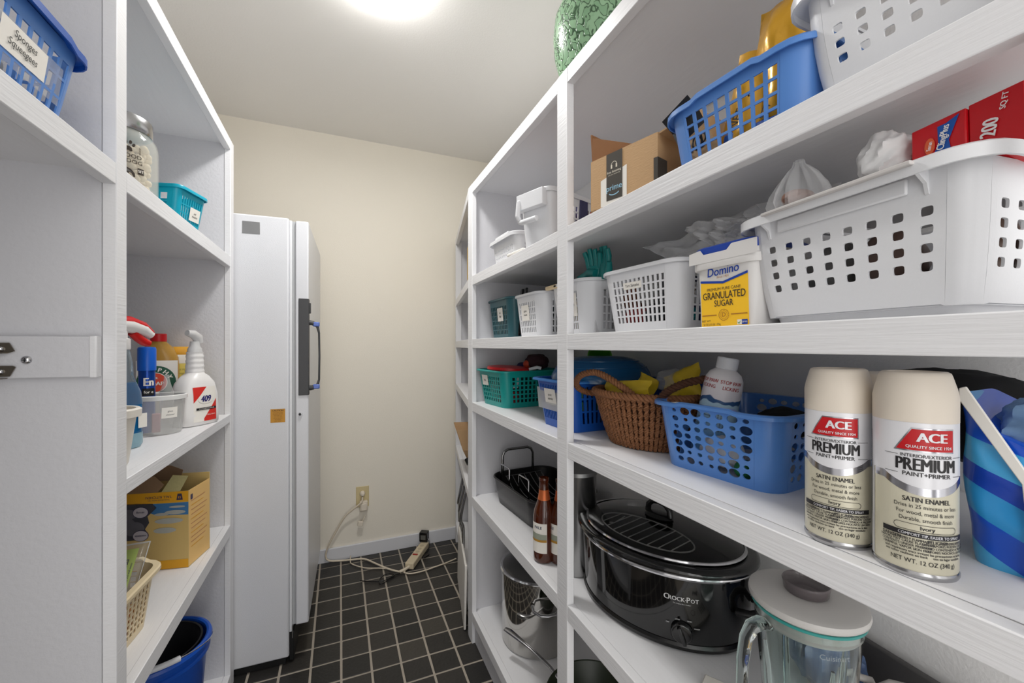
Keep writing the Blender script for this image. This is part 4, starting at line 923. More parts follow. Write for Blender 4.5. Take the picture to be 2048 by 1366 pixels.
for k in range(15):
    q = math.sin(PI*min(1, (k+1)/9)/2); w_, d_ = 0.13*(0.86+0.14*q), 0.12*(0.8+0.2*q)
    R.append([Vector((x+0.0015*math.sin(40*x+k), y+0.002*math.sin(33*y+k*1.3), topz(x)*k/14)) for x, y in rrect(w_, d_, 0.02, 5)])
mb.loft(R, True, True, True)
obj('bag_skin', mb, wave_print(), t, smooth=60)
sm = MB(); pts = [(-0.063, 0.182), (-0.058, 0.184), (-0.018, 0.106), (-0.012, 0.100), (-0.006, 0.0), (-0.014, 0.0), (-0.021, 0.094), (-0.063, 0.170)]
sm.prism(pts, -0.002, 0.002); obj('white_seam', sm, M_lab, t, loc=(0, -0.0635, 0), rot=(PI/2, 0, 0), bevel=0.0008)
sm = MB(); sm.prism([(0.0, 0.0), (0.072, 0.0), (0.072, 0.094), (0.0, 0.094)], -0.001, 0.001); obj('white_side', sm, mat('pale_lilac_film', (206, 212, 226), 0.35, bump=0.3, scale=20), t, loc=(-0.010, -0.0625, 0.002), rot=(PI/2, 0, 0))
crumple('quilted_blanket', mat('denim_blue_quilt', (128, 164, 204), 0.7, bump=0.4, scale=40, var=0.5), (0.650, 0.158, ZB+0.142), 0.05, (0.9, 1.0, 0.75), 'denim blue and white quilted bundle on top of the wavy bag', 'cloth', 44, amp=0.5, seg=40, rings=28)
crumple('white_fur', mat('soft_white_cloth', (214, 216, 226), 0.9, bump=0.6, scale=60), (0.63, 0.138, ZB+0.112), 0.04, (0.8, 0.7, 0.6), 'white padded cloth below the denim blue quilt at the right edge', 'cloth', 45, amp=0.35)

# ================================================================== shelf with the slow cooker
# ---- slow cooker
t = thing('slow_cooker', 'big black oval slow cooker with a glass lid and a dial', 'slow cooker', (0.703, 0.768, ZC), deg(-76))
M_gloss = mat('gloss_black', (10, 10, 11), 0.08, coat=0.6); M_bglass = mat('smoked_glass', (225, 225, 225), 0.02, trans=1.0, ior=1.35)
A_, B_ = 0.198, 0.15
def ell(prof, seg=72, **k): return MB().lathe(prof, seg, ax=A_, ay=B_, **k)
obj('base_ring', ell([(0.93, 0.0), (0.985, 0.004), (1.0, 0.012), (0.985, 0.018)]), M_black, t)
obj('cooker_shell', ell([(0.975, 0.012), (0.99, 0.05), (1.0, 0.1), (1.015, 0.146)], cap1=False), M_gloss, t, smooth=60)
obj('chrome_band', ell([(1.012, 0.1455), (1.035, 0.147), (1.045, 0.151), (1.035, 0.1555), (1.01, 0.156)], cap0=False, cap1=False), M_chrome, t)
obj('crock', ell([(0.9, 0.02), (0.93, 0.14), (0.94, 0.165), (0.955, 0.170), (1.04, 0.1715), (1.075, 0.1675), (1.085, 0.162), (1.07, 0.157), (1.0, 0.155)], cap1=False), M_gloss, t, smooth=50)
obj('glass_lid', ell([(0.952, 0.174), (0.93, 0.178), (0.8, 0.186), (0.6, 0.193), (0.35, 0.198), (0.05, 0.2)], cap0=False, cap1=False), M_bglass, t, solid=0.002, smooth=60)
obj('lid_rim', ell([(0.93, 0.1735), (0.955, 0.1725), (0.965, 0.1755), (0.955, 0.1785), (0.935, 0.1785)], cap0=False, cap1=False), M_chrome, t)
mb = MB(); mb.lathe([(0.026, 0.199), (0.029, 0.202), (0.024, 0.207), (0.016, 0.210)], 32, ax=1.25, ay=0.8)
obj('knob_base', mb, M_black, t)
mb = MB(); mb.tube([(-0.030, 0, 0.206), (-0.028, 0, 0.222), (-0.017, 0, 0.233), (0, 0, 0.236), (0.017, 0, 0.233), (0.028, 0, 0.222), (0.030, 0, 0.206)], 0.0068, 12)
obj('knob_loop', mb, M_black, t, smooth=60)
for s in (-1, 1):
    mb = MB(); mb.tube([(s*(A_*0.985), -0.034, 0.086), (s*(A_+0.022), -0.032, 0.092), (s*(A_+0.036), -0.014, 0.096), (s*(A_+0.036), 0.014, 0.096), (s*(A_+0.022), 0.032, 0.092), (s*(A_*0.985), 0.034, 0.086)], 0.0085, 12, flat=0.8)
    obj('side_handle', mb, M_black, t, smooth=60)
def ell_fn(th0, k=1.0, gap=0.0006):
    def f(a, b, lay=1):
        th = th0 + a/math.hypot(A_*math.sin(th0), B_*math.cos(th0))
        n = Vector((math.cos(th)/A_, math.sin(th)/B_, 0)).normalized()
        return Vector((A_*k*math.cos(th), B_*k*math.sin(th), b)) + n*gap*lay
    return f
f = ell_fn(deg(-50), 1.002); mb = MB()
put_text(mb, f, 'C', 0.0150, (-0.0285, 0.107), bold=0.02, w=0.95); put_text(mb, f, 'ROCK·', 0.0115, (-0.0085, 0.1062), bold=0.02, w=0.95); put_text(mb, f, 'P', 0.0150, (0.0115, 0.107), bold=0.02, w=0.95); put_text(mb, f, 'O', 0.0105, (0.0200, 0.1060), bold=0.01, w=0.95); put_text(mb, f, 'T', 0.0115, (0.0280, 0.1062), bold=0.02)
put_text(mb, f, '· The Original Slow Cooker ·', 0.0030, (0.0, 0.0975), bold=0.0)
for x, z in ((-0.026, 0.056), (-0.008, 0.066), (0.014, 0.066), (0.028, 0.053)): put_text(mb, f, ('OFF', 'LOW', 'HIGH', 'WARM')[(-0.026, -0.008, 0.014, 0.028).index(x)], 0.0036, (x, z), bold=0.01)
obj('front_print', mb, mat('silver_print', (206, 206, 206), 0.4), t, smooth=0)
th = deg(-50); px_, py_ = A_*math.cos(th), B_*math.sin(th); nn = Vector((math.cos(th)/A_, math.sin(th)/B_, 0)).normalized()
mb = MB(); mb.lathe([(0.021, 0.0), (0.021, 0.004), (0.018, 0.009), (0.016, 0.0095)], 36); mb.box(-0.0035, 0.0035, -0.017, 0.017, 0.004, 0.019)
dial = obj('dial', mb, M_gloss, t, bevel=0.0012, loc=(px_*0.995, py_*0.995, 0.042)); dial.rotation_euler = (nn.to_track_quat('Z', 'Y').to_matrix() @ Matrix.Rotation(deg(20), 3, 'Z')).to_euler()
# wire rack under the lid
tr = thing('wire_rack', 'oval chrome wire rack seen through the slow cooker lid', 'rack', (0.675, 0.76, ZC+0.166), deg(-76))
mb = MB(); mb.tube([(0.120*math.cos(a)-0.02, 0.062*math.sin(a), 0) for a in [2*PI*k/40 for k in range(40)]], 0.0016, 6, closed=True)
M_rk = mat('bright_rack', (225, 225, 222), 0.3, metal=0.6); obj('rack_frame', mb, M_rk, tr)
for k in range(9):
    x = -0.095+k*0.0235; y = 0.062*math.sqrt(max(0, 1-(x/0.120)**2)); obj('rack_wire', MB().tube([(x-0.02, -y, 0.0005), (x-0.02, y, 0.0005)], 0.0013, 6), M_rk, tr)
obj('rack_leg', MB().tube([(-0.10, -0.03, 0), (-0.11, 0.0, -0.012), (-0.10, 0.03, 0)], 0.0014, 6), M_rk, tr)

# ---- blender jar
t = thing('blender_jar', 'clear glass blender jar with a grey white lid and smoked cap', 'blender', (0.629, 0.387, ZC), 0)
M_glass = mat('blender_glass', (243, 252, 250), 0.02, trans=1.0, ior=1.45)
def shell(prof, th): return [(r, z) for r, z in prof] + [(r-th, z) for r, z in prof[::-1]]
jp = [(0.044, 0.0), (0.047, 0.004), (0.05, 0.03), (0.057, 0.11), (0.0625, 0.18), (0.066, 0.215), (0.068, 0.229)]
obj('jar_glass', MB().lathe([(0.001, 0.004)] + [(r, z) for r, z in jp] + [(r-0.0038, z if z > 0.02 else 0.016) for r, z in jp[::-1]] + [(0.001, 0.014)], 56, cap0=False, cap1=False), M_glass, t, smooth=50)
for k in range(4):
    a = PI/4+k*PI/2+0.3; mb = MB(); mb.tube([((0.044+0.012*z/0.18)*math.cos(a), (0.044+0.012*z/0.18)*math.sin(a), z) for z in (0.02, 0.06, 0.1, 0.14, 0.175)], [0.003, 0.005, 0.005, 0.005, 0.002], 10); obj('glass_rib', mb, M_glass, t, smooth=60)
obj('blender_lid', MB().lathe([(0.0600, 0.206), (0.0620, 0.21), (0.0620, 0.228), (0.0690, 0.230), (0.0725, 0.233), (0.0735, 0.2375), (0.0725, 0.242), (0.066, 0.2445), (0.056, 0.2450), (0.050, 0.2465), (0.03, 0.2475), (0.0285, 0.2475)], 64), mat('grey_white_lid', (200, 198, 195), 0.3), t, smooth=40)
obj('lid_seal', MB().lathe([(0.0690, 0.2295), (0.0705, 0.2290), (0.0700, 0.2255), (0.0680, 0.2245)], 56, cap0=False, cap1=False), mat('teal_glass_edge', (60, 150, 145), 0.2), t)
obj('smoked_cap', MB().lathe([(0.001, 0.2480), (0.0265, 0.2480), (0.0280, 0.2500), (0.0290, 0.2590), (0.0300, 0.2620), (0.0288, 0.2640), (0.0270, 0.2610), (0.0258, 0.2530), (0.001, 0.2520)], 48, cap0=False, cap1=False), mat('smoked_plastic', (112, 104, 106), 0.04, alpha=0.6), t, smooth=50)
ha = math.atan2(0.035-0.0, -0.105); hm = Matrix.Rotation(deg(166), 4, 'Z')
mb = MB(); hp = [Vector(p) for p in ((0.062, 0, 0.206), (0.074, 0, 0.210), (0.088, 0, 0.206), (0.0975, 0, 0.190), (0.103, 0, 0.16), (0.104, 0, 0.12), (0.099, 0, 0.08), (0.085, 0, 0.05), (0.064, 0, 0.038), (0.052, 0, 0.034))]
mb.tube([hm @ p for p in hp], [0.011, 0.0125, 0.0115, 0.0105, 0.0100, 0.0100, 0.0100, 0.0100, 0.011, 0.011], 14, flat=0.62)
obj('glass_handle', mb, M_glass, t, smooth=60)
mb = MB(); f = cyl_fn(0.0655, math.atan2(-0.387, -0.629)+0.5, 0.0004); put_text(mb, f, 'Cuisinart', 0.010, (0, 0.198), bold=0.0)
obj('raised_lettering', mb, mat('frosted_print', (170, 176, 176), 0.4, alpha=0.5), t, smooth=0)
# white leaflet with barcode behind the blender handle
t = thing('instruction_leaflet', 'white folded leaflet with barcode lying between slow cooker and blender', 'leaflet', (0.585, 0.485, ZC), deg(-60))
obj('leaflet_pages', MB().box(-0.045, 0.045, -0.06, 0.06, 0, 0.009), M_lab, t, bevel=0.002)
mb = MB(); f = flat_fn((0, 0, 0.0092), (1,0,0), (0,1,0), 0.0003)
for k in range(12): put_poly(mb, f, [(0.008+k*0.0026, 0.012), (0.008+k*0.0026+(0.0008, 0.0014, 0.0006)[k % 3], 0.012), (0.008+k*0.0026+(0.0008, 0.0014, 0.0006)[k % 3], 0.040), (0.008+k*0.0026, 0.040)])
put_text(mb, f, 'recycle', 0.008, (-0.02, -0.02), bold=0.02); put_text(mb, f, 'bag', 0.02, (0.02, -0.03), bold=0.05, rot=deg(40))
for k in range(16):
    a, b2 = 2*PI*k/16, 2*PI*(k+1)/16; put_poly(mb, f, [(-0.022+0.008*math.cos(a), 0.02+0.008*math.sin(a)), (-0.022+0.0092*math.cos(a), 0.02+0.0092*math.sin(a)), (-0.022+0.0092*math.cos(b2), 0.02+0.0092*math.sin(b2)), (-0.022+0.008*math.cos(b2), 0.02+0.008*math.sin(b2))])
obj('leaflet_print', mb, M_ink, t, smooth=0)
crumple('blue_bag', mat('slate_blue_film', (96, 118, 158), 0.3, bump=0.4, scale=25, var=0.4), (0.80, 0.46, ZC+0.055), 0.055, (1.0, 1.1, 1.0), 'slate blue crumpled bag at the back seen through the blender jar', 'bag', 55, amp=0.5)
# ---- white cord and adapter lower right
t = thing('power_adapter', 'grey white power adapter block with its coiled cord, lower right corner', 'adapter', (0.79, 0.335, ZC))
obj('adapter_block', MB().loft([[Vector((x*k, y*k, z)) for x, y in rrect(0.06, 0.05, 0.012, 5)] for k, z in ((0.98, 0), (1, 0.004), (0.98, 0.062), (0.9, 0.07))]), mat('warm_grey_plastic', (150, 142, 136), 0.5), t, smooth=40)
mb = MB(); mb.tube([(-0.045, 0.06, 0.01), (-0.05, 0.07, 0.05), (-0.03, 0.07, 0.075), (-0.005, 0.05, 0.07), (0.0, 0.035, 0.035), (0.0, 0.03, 0.02)], 0.0065, 10); obj('cord_loop', mb, mat('light_grey_cord', (176, 172, 168), 0.5), t, smooth=60)
mb = MB(); mb.tube([(-0.03, 0.05, 0.01), (-0.03, 0.045, 0.06), (-0.01, 0.02, 0.088), (0.02, -0.02, 0.092), (0.04, -0.07, 0.085), (0.05, -0.12, 0.07), (0.055, -0.18, 0.05)], 0.0065, 10); obj('cord_loop', mb, mat('light_grey_cord', (176, 172, 168), 0.5), t, smooth=60)
tag(obj('dark_tray', MB().box(-0.13, 0.13, -0.0, 0.012, 0, 0.075), mat('dark_grey_metal', (72, 70, 70), 0.4), None, loc=(0.872, 0.40, ZC), rot=(0, deg(4), deg(-90)), bevel=0.003), 'dark grey tray standing on edge against the back wall', 'tray')

# ---- stainless canister behind the post
t = thing('steel_canister', 'tall stainless canister with a loop knob behind the right side of the post', 'canister', (0.60, 0.965, ZC))
obj('canister_body', MB().lathe([(0.049, 0), (0.05, 0.003), (0.05, 0.262), (0.051, 0.264)], 48), mat('dim_steel', (170, 170, 170), 0.25, metal=1), t)
obj('canister_lid', MB().lathe([(0.0525, 0.262), (0.053, 0.272), (0.045, 0.278), (0.01, 0.284)], 48), mat('brushed_lid', (150, 150, 150), 0.4, metal=1), t)
obj('lid_loop', MB().tube([(0.018*math.cos(a), 0, 0.283+0.022*math.sin(a)) for a in [PI*k/10 for k in range(11)]], 0.0028, 8), M_chrome, t, rot=None)
# ---- roasting pan with rack
t = thing('roasting_pan', 'black roasting pan with a shiny steel handle arching over it', 'roasting pan', (0.700, 1.372, ZC), deg(-86))
M_pan = mat('dark_pan_enamel', (52, 51, 52), 0.28, metal=0.6); M_pin = mat('nonstick_black', (16, 16, 17), 0.35)
w, d = 0.385, 0.28
def pan(ks): return [[Vector((x*k, y*k, z)) for x, y in rrect(w, d, 0.065, 8)] for k, z in ks]
obj('pan_outside', MB().loft(pan(((0.84, 0), (0.87, 0.003), (0.93, 0.05), (0.97, 0.095))), True, True, False), M_pan, t, smooth=50)
obj('pan_inside', MB().loft(pan(((0.97, 0.095), (0.95, 0.094), (0.91, 0.05), (0.85, 0.008), (0.4, 0.007))), True, False, True), M_pin, t, smooth=50)
obj('pan_rim', MB().tube([(x*0.975, y*0.975, 0.096) for x, y in rrect(w, d, 0.065, 10)], 0.0035, 8, closed=True), M_pan, t, smooth=60)
def arch(x0, x1, y, z, hh, r=0.0042, c=0.02): return [(x0, y, z-0.02), (x0, y, z+hh-c), (x0+c*0.35, y, z+hh-c*0.3), (x0+c, y, z+hh), (x1-c, y, z+hh), (x1-c*0.35, y, z+hh-c*0.3), (x1, y, z+hh-c), (x1, y, z-0.02)]
obj('steel_handle', MB().tube(arch(-0.085, 0.055, 0, 0.1, 0.088, c=0.025), 0.0055, 10), mat('dark_steel', (150, 150, 150), 0.2, metal=1), t, smooth=60, loc=(-0.172, 0, 0), rot=(0, 0, PI/2))
tr = thing('roasting_rack', 'curved steel wire rack sitting in the roasting pan', 'rack', (0.700, 1.365, ZC+0.01), deg(-86))
M_wire = mat('rack_steel', (150, 150, 150), 0.2, metal=1)
for k in range(7):
    y = -0.085+k*0.026
    obj('rack_wire', MB().tube([(x, y, 0.035+0.055*(x/0.15)**2*1.0) for x in [-0.14+0.02*i for i in range(15)]], 0.0022, 6), M_wire, tr, smooth=60)
for s in (-1, 1):
    obj('rack_bar', MB().tube([(s*0.14, -0.09, 0.083), (s*0.14, 0.075, 0.083)], 0.0025, 6), M_wire, tr, smooth=60)
    obj('rack_handle', MB().tube(arch(-0.036, 0.036, 0, 0.0, 0.055, c=0.006), 0.003, 8), M_chrome, tr, loc=(s*0.075-0.035, -0.105, 0.078), rot=(0, 0, 0), smooth=60)
# ---- beer bottles
def beer(label, x, y, turn):
    t = thing('beer_bottle', label, 'bottle', (x, y, ZC))
    pr = [(0.026, 0.0), (0.0298, 0.004), (0.0305, 0.012), (0.0305, 0.125), (0.028, 0.142), (0.02, 0.165), (0.0148, 0.185), (0.013, 0.215), (0.0128, 0.222), (0.0142, 0.224), (0.0142, 0.231), (0.013, 0.233)]
    obj('amber_glass', MB().lathe(pr, 40, cap1=False), mat('amber_glass', (86, 34, 10), 0.05, coat=0.5, trans=0.35), t, smooth=50)
    mb = MB(); f = cyl_fn(0.0306, math.atan2(-y, -x)+turn, 0.0004)
    put_poly(mb, f, [(-0.034, 0.03), (0.022, 0.03), (0.022, 0.112), (-0.034, 0.112)], 0, 1, nx=20)
    put_poly(mb, f, [(-0.033, 0.066), (0.021, 0.062), (0.021, 0.082), (-0.033, 0.085)], 1, 2, nx=16); put_poly(mb, f, [(-0.033, 0.061), (0.021, 0.061), (0.021, 0.068), (-0.033, 0.066)], 2, 3, nx=16)
    put_text(mb, f, 'PALE', 0.011, (-0.004, 0.1), bold=0.03, mi=3, lay=2)
    obj('paper_label', mb, [M_lab, mat('field_grey', (150, 156, 140), 0.5), mat('field_gold', (178, 132, 48), 0.5), mat('navy_ink', (30, 50, 84), 0.5)], t, smooth=60)
    obj('neck_foil', MB().lathe([(0.0182, 0.172), (0.0150, 0.188), (0.0143, 0.20)], 32, cap0=False, cap1=False), mat('copper_foil', (196, 104, 58), 0.35, metal=0.5), t)
    return t
beer('brown beer bottle with a pale label standing by the shelf edge', 0.536, 1.042, -0.45)
beer('brown beer bottle hidden behind the front one, next to the post', 0.575, 1.015, -0.9)

# ================================================================== bottom shelf
t = thing('stock_pot', 'tall stainless stock pot with a glass lid on the bottom shelf', 'pot', (0.68, 1.372, ZD))
M_mir = mat('polished_steel', (190, 188, 184), 0.07, metal=1)
obj('pot_body', MB().lathe([(0.128, 0.0), (0.134, 0.006), (0.135, 0.25), (0.139, 0.253), (0.139, 0.256), (0.134, 0.257)], 64, cap1=False), M_mir, t, smooth=50)
obj('lid_glass', MB().lathe([(0.137, 0.259), (0.125, 0.268), (0.09, 0.281), (0.04, 0.288), (0.002, 0.29)], 56, cap0=False), mat('lid_glass', (190, 190, 190), 0.03, trans=0.9, ior=1.3), t, solid=0.002)
obj('lid_band', MB().lathe([(0.139, 0.256), (0.140, 0.260), (0.136, 0.264), (0.13, 0.264)], 64, cap0=False, cap1=False), M_chrome, t)
obj('lid_knob', MB().lathe([(0.012, 0.289), (0.014, 0.3), (0.024, 0.305), (0.024, 0.312), (0.015, 0.316)], 32), mat('clear_dark_knob', (60, 60, 60), 0.1, metal=0.7), t)
for a in (deg(-105), deg(75)):
    M = Matrix.Rotation(a, 4, 'Z'); mb = MB(); mb.tube([M @ Vector(p) for p in ((0.13, -0.045, 0.19), (0.155, -0.045, 0.185), (0.172, -0.025, 0.18), (0.175, 0, 0.179), (0.172, 0.025, 0.18), (0.155, 0.045, 0.185), (0.13, 0.045, 0.19))], 0.0055, 10, flat=0.8)
    obj('pot_handle', mb, M_steel, t, smooth=60)
t = thing('frying_pan', 'dark frying pan with a long steel handle on the bottom shelf', 'pan', (0.675, 0.995, ZD))
obj('pan_outside', MB().lathe([(0.10, 0.0), (0.115, 0.004), (0.138, 0.06), (0.142, 0.064)], 56, cap1=False), mat('grey_pan', (96, 94, 90), 0.3, metal=0.8), t, smooth=50)
obj('pan_inside', MB().lathe([(0.142, 0.064), (0.138, 0.063), (0.113, 0.008), (0.01, 0.006)], 56, cap0=False), mat('dark_green_nonstick', (34, 42, 26), 0.35), t, smooth=50)
mb = MB(); hd = Vector((-0.42, 0.88, 0)).normalized()
mb.tube([hd*0.128+Vector((0,0,0.05)), hd*0.16+Vector((0,0,0.068)), hd*0.24+Vector((0,0,0.088)), hd*0.33+Vector((0,0,0.10)), hd*0.35+Vector((0,0,0.099))], [0.007, 0.006, 0.0065, 0.011, 0.008], 12, flat=0.55)
obj('long_handle', mb, M_steel, t, smooth=60)
obj('helper_loop', MB().tube([(0.03, -0.10, 0.05), (0.02, -0.125, 0.075), (0.05, -0.14, 0.078), (0.075, -0.122, 0.075), (0.07, -0.10, 0.05)], 0.0045, 10), mat('pale_metal', (196, 200, 190), 0.35, metal=0.7), t, smooth=60)
# ================================================================== left unit
ZL1, ZL2, ZL3, ZL0 = 1.5112, 0.9638, 0.5792, 0.0602
L90 = PI/2
# ---- sponges basket
t = basket('basket', 'blue basket with a handwritten Sponges Squeegees card on the upper left shelf', (-0.452, 0.672, ZL1), L90, 0.262, 0.20, 0.108, M_blue_pl2, 0.86, 0.02,
    dict(n=11, m=3, fx=0.72, fy=0.86, margin=0.0, lo=0.05, hi=0.80), dict(n=7, m=3, fx=0.72, fy=0.86, margin=0.02, lo=0.05, hi=0.80), rim=(0.013, 0.012), dip=lambda x, y: 0.006 if abs(x) < 0.09 and y < 0 else 0)
t.children[1].data.materials[0] = M_deep_blue
fn = flat_fn((0, -0.1*0.895-0.005, 0.05), (1,0,0), (0,-0.13,1), 0.001)
mb = MB(); put_poly(mb, fn, [(-0.018, -0.016), (0.062, -0.016), (0.062, 0.020), (-0.018, 0.020)], 0, 1)
put_text(mb, fn, 'Sponges', 0.0125, (0.022, 0.010), mi=1, lay=2, shear=0.15, w=0.95); put_text(mb, fn, 'Squeegees', 0.0125, (0.020, -0.003), mi=1, lay=2, shear=0.15, w=0.95)
obj('paper_label', mb, [M_lab, M_ink], t, smooth=0)
mb = MB(); put_poly(mb, fn, [(-0.04, -0.03), (0.095, -0.03), (0.095, 0.022), (-0.04, 0.022)], 0, 0.2); obj('clear_tape', mb, M_film, t, smooth=0)
tag(obj('sponge', MB().box(-0.03, 0.03, -0.022, 0.022, 0, 0.04), mat('yellow_sponge', (206, 196, 92), 0.95, bump=0.8, scale=120), None, loc=(-0.415, 0.655, ZL1+0.006), rot=(0, 0, L90), bevel=0.004), 'yellow sponge seen through the slots of the upper left basket', 'sponge')
crumple('squeegee_wrap', mat('silvery_wrap', (200, 200, 200), 0.3, bump=0.5, scale=40, var=0.3), (-0.43, 0.735, ZL1+0.045), 0.038, (0.9, 0.9, 0.9), 'silvery crinkled wrap in the far end of the sponges basket', 'wrapper', 60, amp=0.8)
tag(obj('white_scourer', MB().box(-0.04, 0.04, -0.02, 0.02, 0, 0.06), mat('off_white_scourer', (222, 222, 214), 0.9, bump=0.7, scale=90), None, loc=(-0.48, 0.66, ZL1+0.006), rot=(0, 0, L90), bevel=0.006), 'off white scourer block at the back of the sponges basket', 'sponge')

# ---- dog treat jar
t = thing('treat_jar', 'glass dog treat jar with a paw print and GOOD DOG lettering', 'jar', (-0.43, 1.131, ZL1), 0)
M_jar = mat('jar_glass', (226, 228, 222), 0.04, alpha=0.22)
obj('jar_glass', MB().lathe([(0.054, 0.0), (0.06, 0.005), (0.06, 0.115), (0.057, 0.130), (0.046, 0.143), (0.045, 0.15)], 48, cap1=False), M_jar, t, solid=0.0022, smooth=50)
obj('jar_lid', MB().lathe([(0.049, 0.143), (0.0505, 0.146), (0.0505, 0.171), (0.048, 0.175), (0.044, 0.1745), (0.043, 0.1722)], 48), M_steel, t)
mb = MB(); ja = math.atan2(-1.131, 0.43)+0.12; f = cyl_fn(0.0600, ja, 0.0004)
def blob(cx, cy, rx, ry, rot=0, lay=2, n=14): put_poly(mb, f, [(cx+rx*math.cos(a)*math.cos(rot)-ry*math.sin(a)*math.sin(rot), cy+rx*math.cos(a)*math.sin(rot)+ry*math.sin(a)*math.cos(rot)) for a in [2*PI*k/n for k in range(n)]], 0, lay)
px0, pz0 = 0.002, 0.097
for dx, dz, r_ in ((-0.0085, 0.006, 0.4), (-0.0035, 0.0105, 0.15), (0.0035, 0.0105, -0.15), (0.0085, 0.006, -0.4)): blob(px0+dx, pz0+dz, 0.0024, 0.0040, r_)
blob(px0, pz0-0.002, 0.0058, 0.0045); blob(px0-0.0035, pz0-0.005, 0.003, 0.003); blob(px0+0.0035, pz0-0.005, 0.003, 0.003)
put_text(mb, f, 'GOOD', 0.0115, (0.006, 0.080), bold=0.008, lay=2); put_text(mb, f, 'DOG', 0.0115, (0.012, 0.069), bold=0.008, lay=2)
put_text(mb, f, 'Lay Down', 0.0085, (-0.019, 0.090), rot=PI/2, bold=0.015, shear=0.2, lay=2); put_text(mb, f, 'WOOF', 0.0048, (0.021, 0.094), rot=PI/2, bold=0.02, lay=2)
dog = [(-0.028, 0.071), (-0.022, 0.0755), (-0.016, 0.073), (-0.0135, 0.066), (-0.004, 0.057), (0.006, 0.053), (0.012, 0.046), (0.013, 0.038), (0.010, 0.038), (0.007, 0.045), (0.003, 0.046), (0.002, 0.038), (-0.001, 0.038), (-0.003, 0.047), (-0.012, 0.050), (-0.014, 0.044), (-0.017, 0.044), (-0.0165, 0.055), (-0.021, 0.067)]
put_poly(mb, f, dog, 0, 2)
put_poly(mb, f, [(0.017, 0.046), (0.028, 0.046), (0.028, 0.059), (0.017, 0.059)], 0, 1, nx=4); put_text(mb, f, 'SIT', 0.008, (0.0225, 0.0525), bold=0.02, mi=1, lay=3)
obj('jar_print', mb, [mat('dark_brown_print', (56, 46, 38), 0.5), M_lab], t, smooth=0)
rnd = random.Random(11)
mb = MB(); mb.tube([(-0.018, 0, 0), (0.018, 0, 0)], 0.0055, 8)
for s in (-1, 1):
    for q in (-1, 1): mb.sphere((s*0.02, q*0.0055, 0), 0.0075, 10, 6)
bis0 = tag(obj('dog_biscuit', mb, mat('biscuit', (222, 206, 176), 0.85, bump=0.4, scale=80)), 'pale bone-shaped biscuit inside the dog treat jar', 'biscuit', 'biscuits in the treat jar')
for i in range(44):
    b_ = bis0 if i == 0 else bis0.copy()
    if i: COL.objects.link(b_)
    a = i*2.4; r_ = 0.031 if i % 4 else 0.01
    b_.location = (-0.43+r_*math.cos(a), 1.131+r_*math.sin(a), ZL1+0.012+0.0024*i); b_.rotation_euler = (rnd.uniform(-0.3, 0.3), rnd.uniform(-0.3, 0.3), a+PI/2)
# ---- teal small basket
M_cyan = mat('cyan_plastic', (0, 160, 186), 0.35)
t = slot_basket('small turquoise basket with a white card beside the treat jar', (-0.452, 1.345, ZL1), deg(74), 0.108, 0.20, 0.092, M_cyan, 9, 5, 3, r=0.012, fx=0.5, fy=0.86, tl=0.1, th_=0.8, rim=(0.008, 0.008), lab=(0.04, 0.034, ['pet', 'supplies'], 0.0075, (0.014, 0.035)))
for i, (x, y) in enumerate(((-0.41, 1.37), (-0.47, 1.31))):
    stuff_card('white_packet', ('white packet in front inside the turquoise basket', 'cream packet at the back of the turquoise basket')[i], (x, y, ZL1+0.005), deg(74), 0.04, 0.05, 0.06, ((222, 226, 222), (224, 216, 200))[i])

# ================================================================== cleaning shelf
# ---- 409 bottle
t = thing('spray_bottle', 'white spray bottle with a red and white 409 label by the shelf end', 'spray bottle', (-0.405, 1.515, ZL2), deg(56))
def sect(k, w, d, z, e=3): return [Vector((w/2*math.copysign(abs(math.cos(a))**(2/e), math.cos(a)), d/2*math.copysign(abs(math.sin(a))**(2/e), math.sin(a)), z)) for a in [2*PI*i/40 for i in range(40)]]
M_wb = mat('bottle_white', (232, 230, 228), 0.3)
rings = [sect(1, w, d, z, e) for w, d, z, e in ((0.112, 0.070, 0, 3.5), (0.12, 0.078, 0.006, 3.5), (0.122, 0.08, 0.03, 3.4), (0.115, 0.078, 0.09, 3.2), (0.098, 0.072, 0.125, 3), (0.07, 0.06, 0.145, 2.4), (0.05, 0.05, 0.153, 2), (0.044, 0.044, 0.160, 2))]
obj('bottle_body', MB().loft(rings), M_wb, t, smooth=60)
rings = []
for k in range(17):
    z = 0.158+0.060*k/16; r_ = 0.0225-0.002*k/16+0.0012*math.sin(PI*(k)); rings.append(sect(1, 2*(r_+0.0012*(k % 4 < 2)), 2*(r_+0.0012*(k % 4 < 2)), z, 2))
obj('ribbed_neck', MB().loft(rings), M_wb, t, smooth=60)
obj('nozzle_tube', MB().lathe([(0.019, 0.218), (0.018, 0.228), (0.013, 0.236), (0.012, 0.25)], 24), mat('frosted_white', (226, 226, 226), 0.3, trans=0.3), t, smooth=60)
mb = MB(); mb.tube([(0.012, 0, 0.245), (0.008, 0, 0.262), (-0.006, 0, 0.272), (-0.024, 0, 0.275)], [0.012, 0.014, 0.0125, 0.009], 14); obj('spray_head', mb, mat('frosted_white', (226, 226, 226), 0.3, trans=0.3), t, smooth=60)
def f409(a, b, lay=1):
    hd_ = 0.0400 if b < 0.03 else 0.0400-0.001*(b-0.03)/0.06 if b < 0.09 else 0.039-0.003*(b-0.09)/0.035
    hw_ = 0.061 if b < 0.03 else 0.061-0.0035*(b-0.03)/0.06 if b < 0.09 else 0.0575-0.0085*(b-0.09)/0.035
    return Vector((a, -hd_*(1-min(0.95, abs(a)/hw_)**3.1)**(1/3.1)-0.0005*lay, b))
mb = MB(); NX = 12
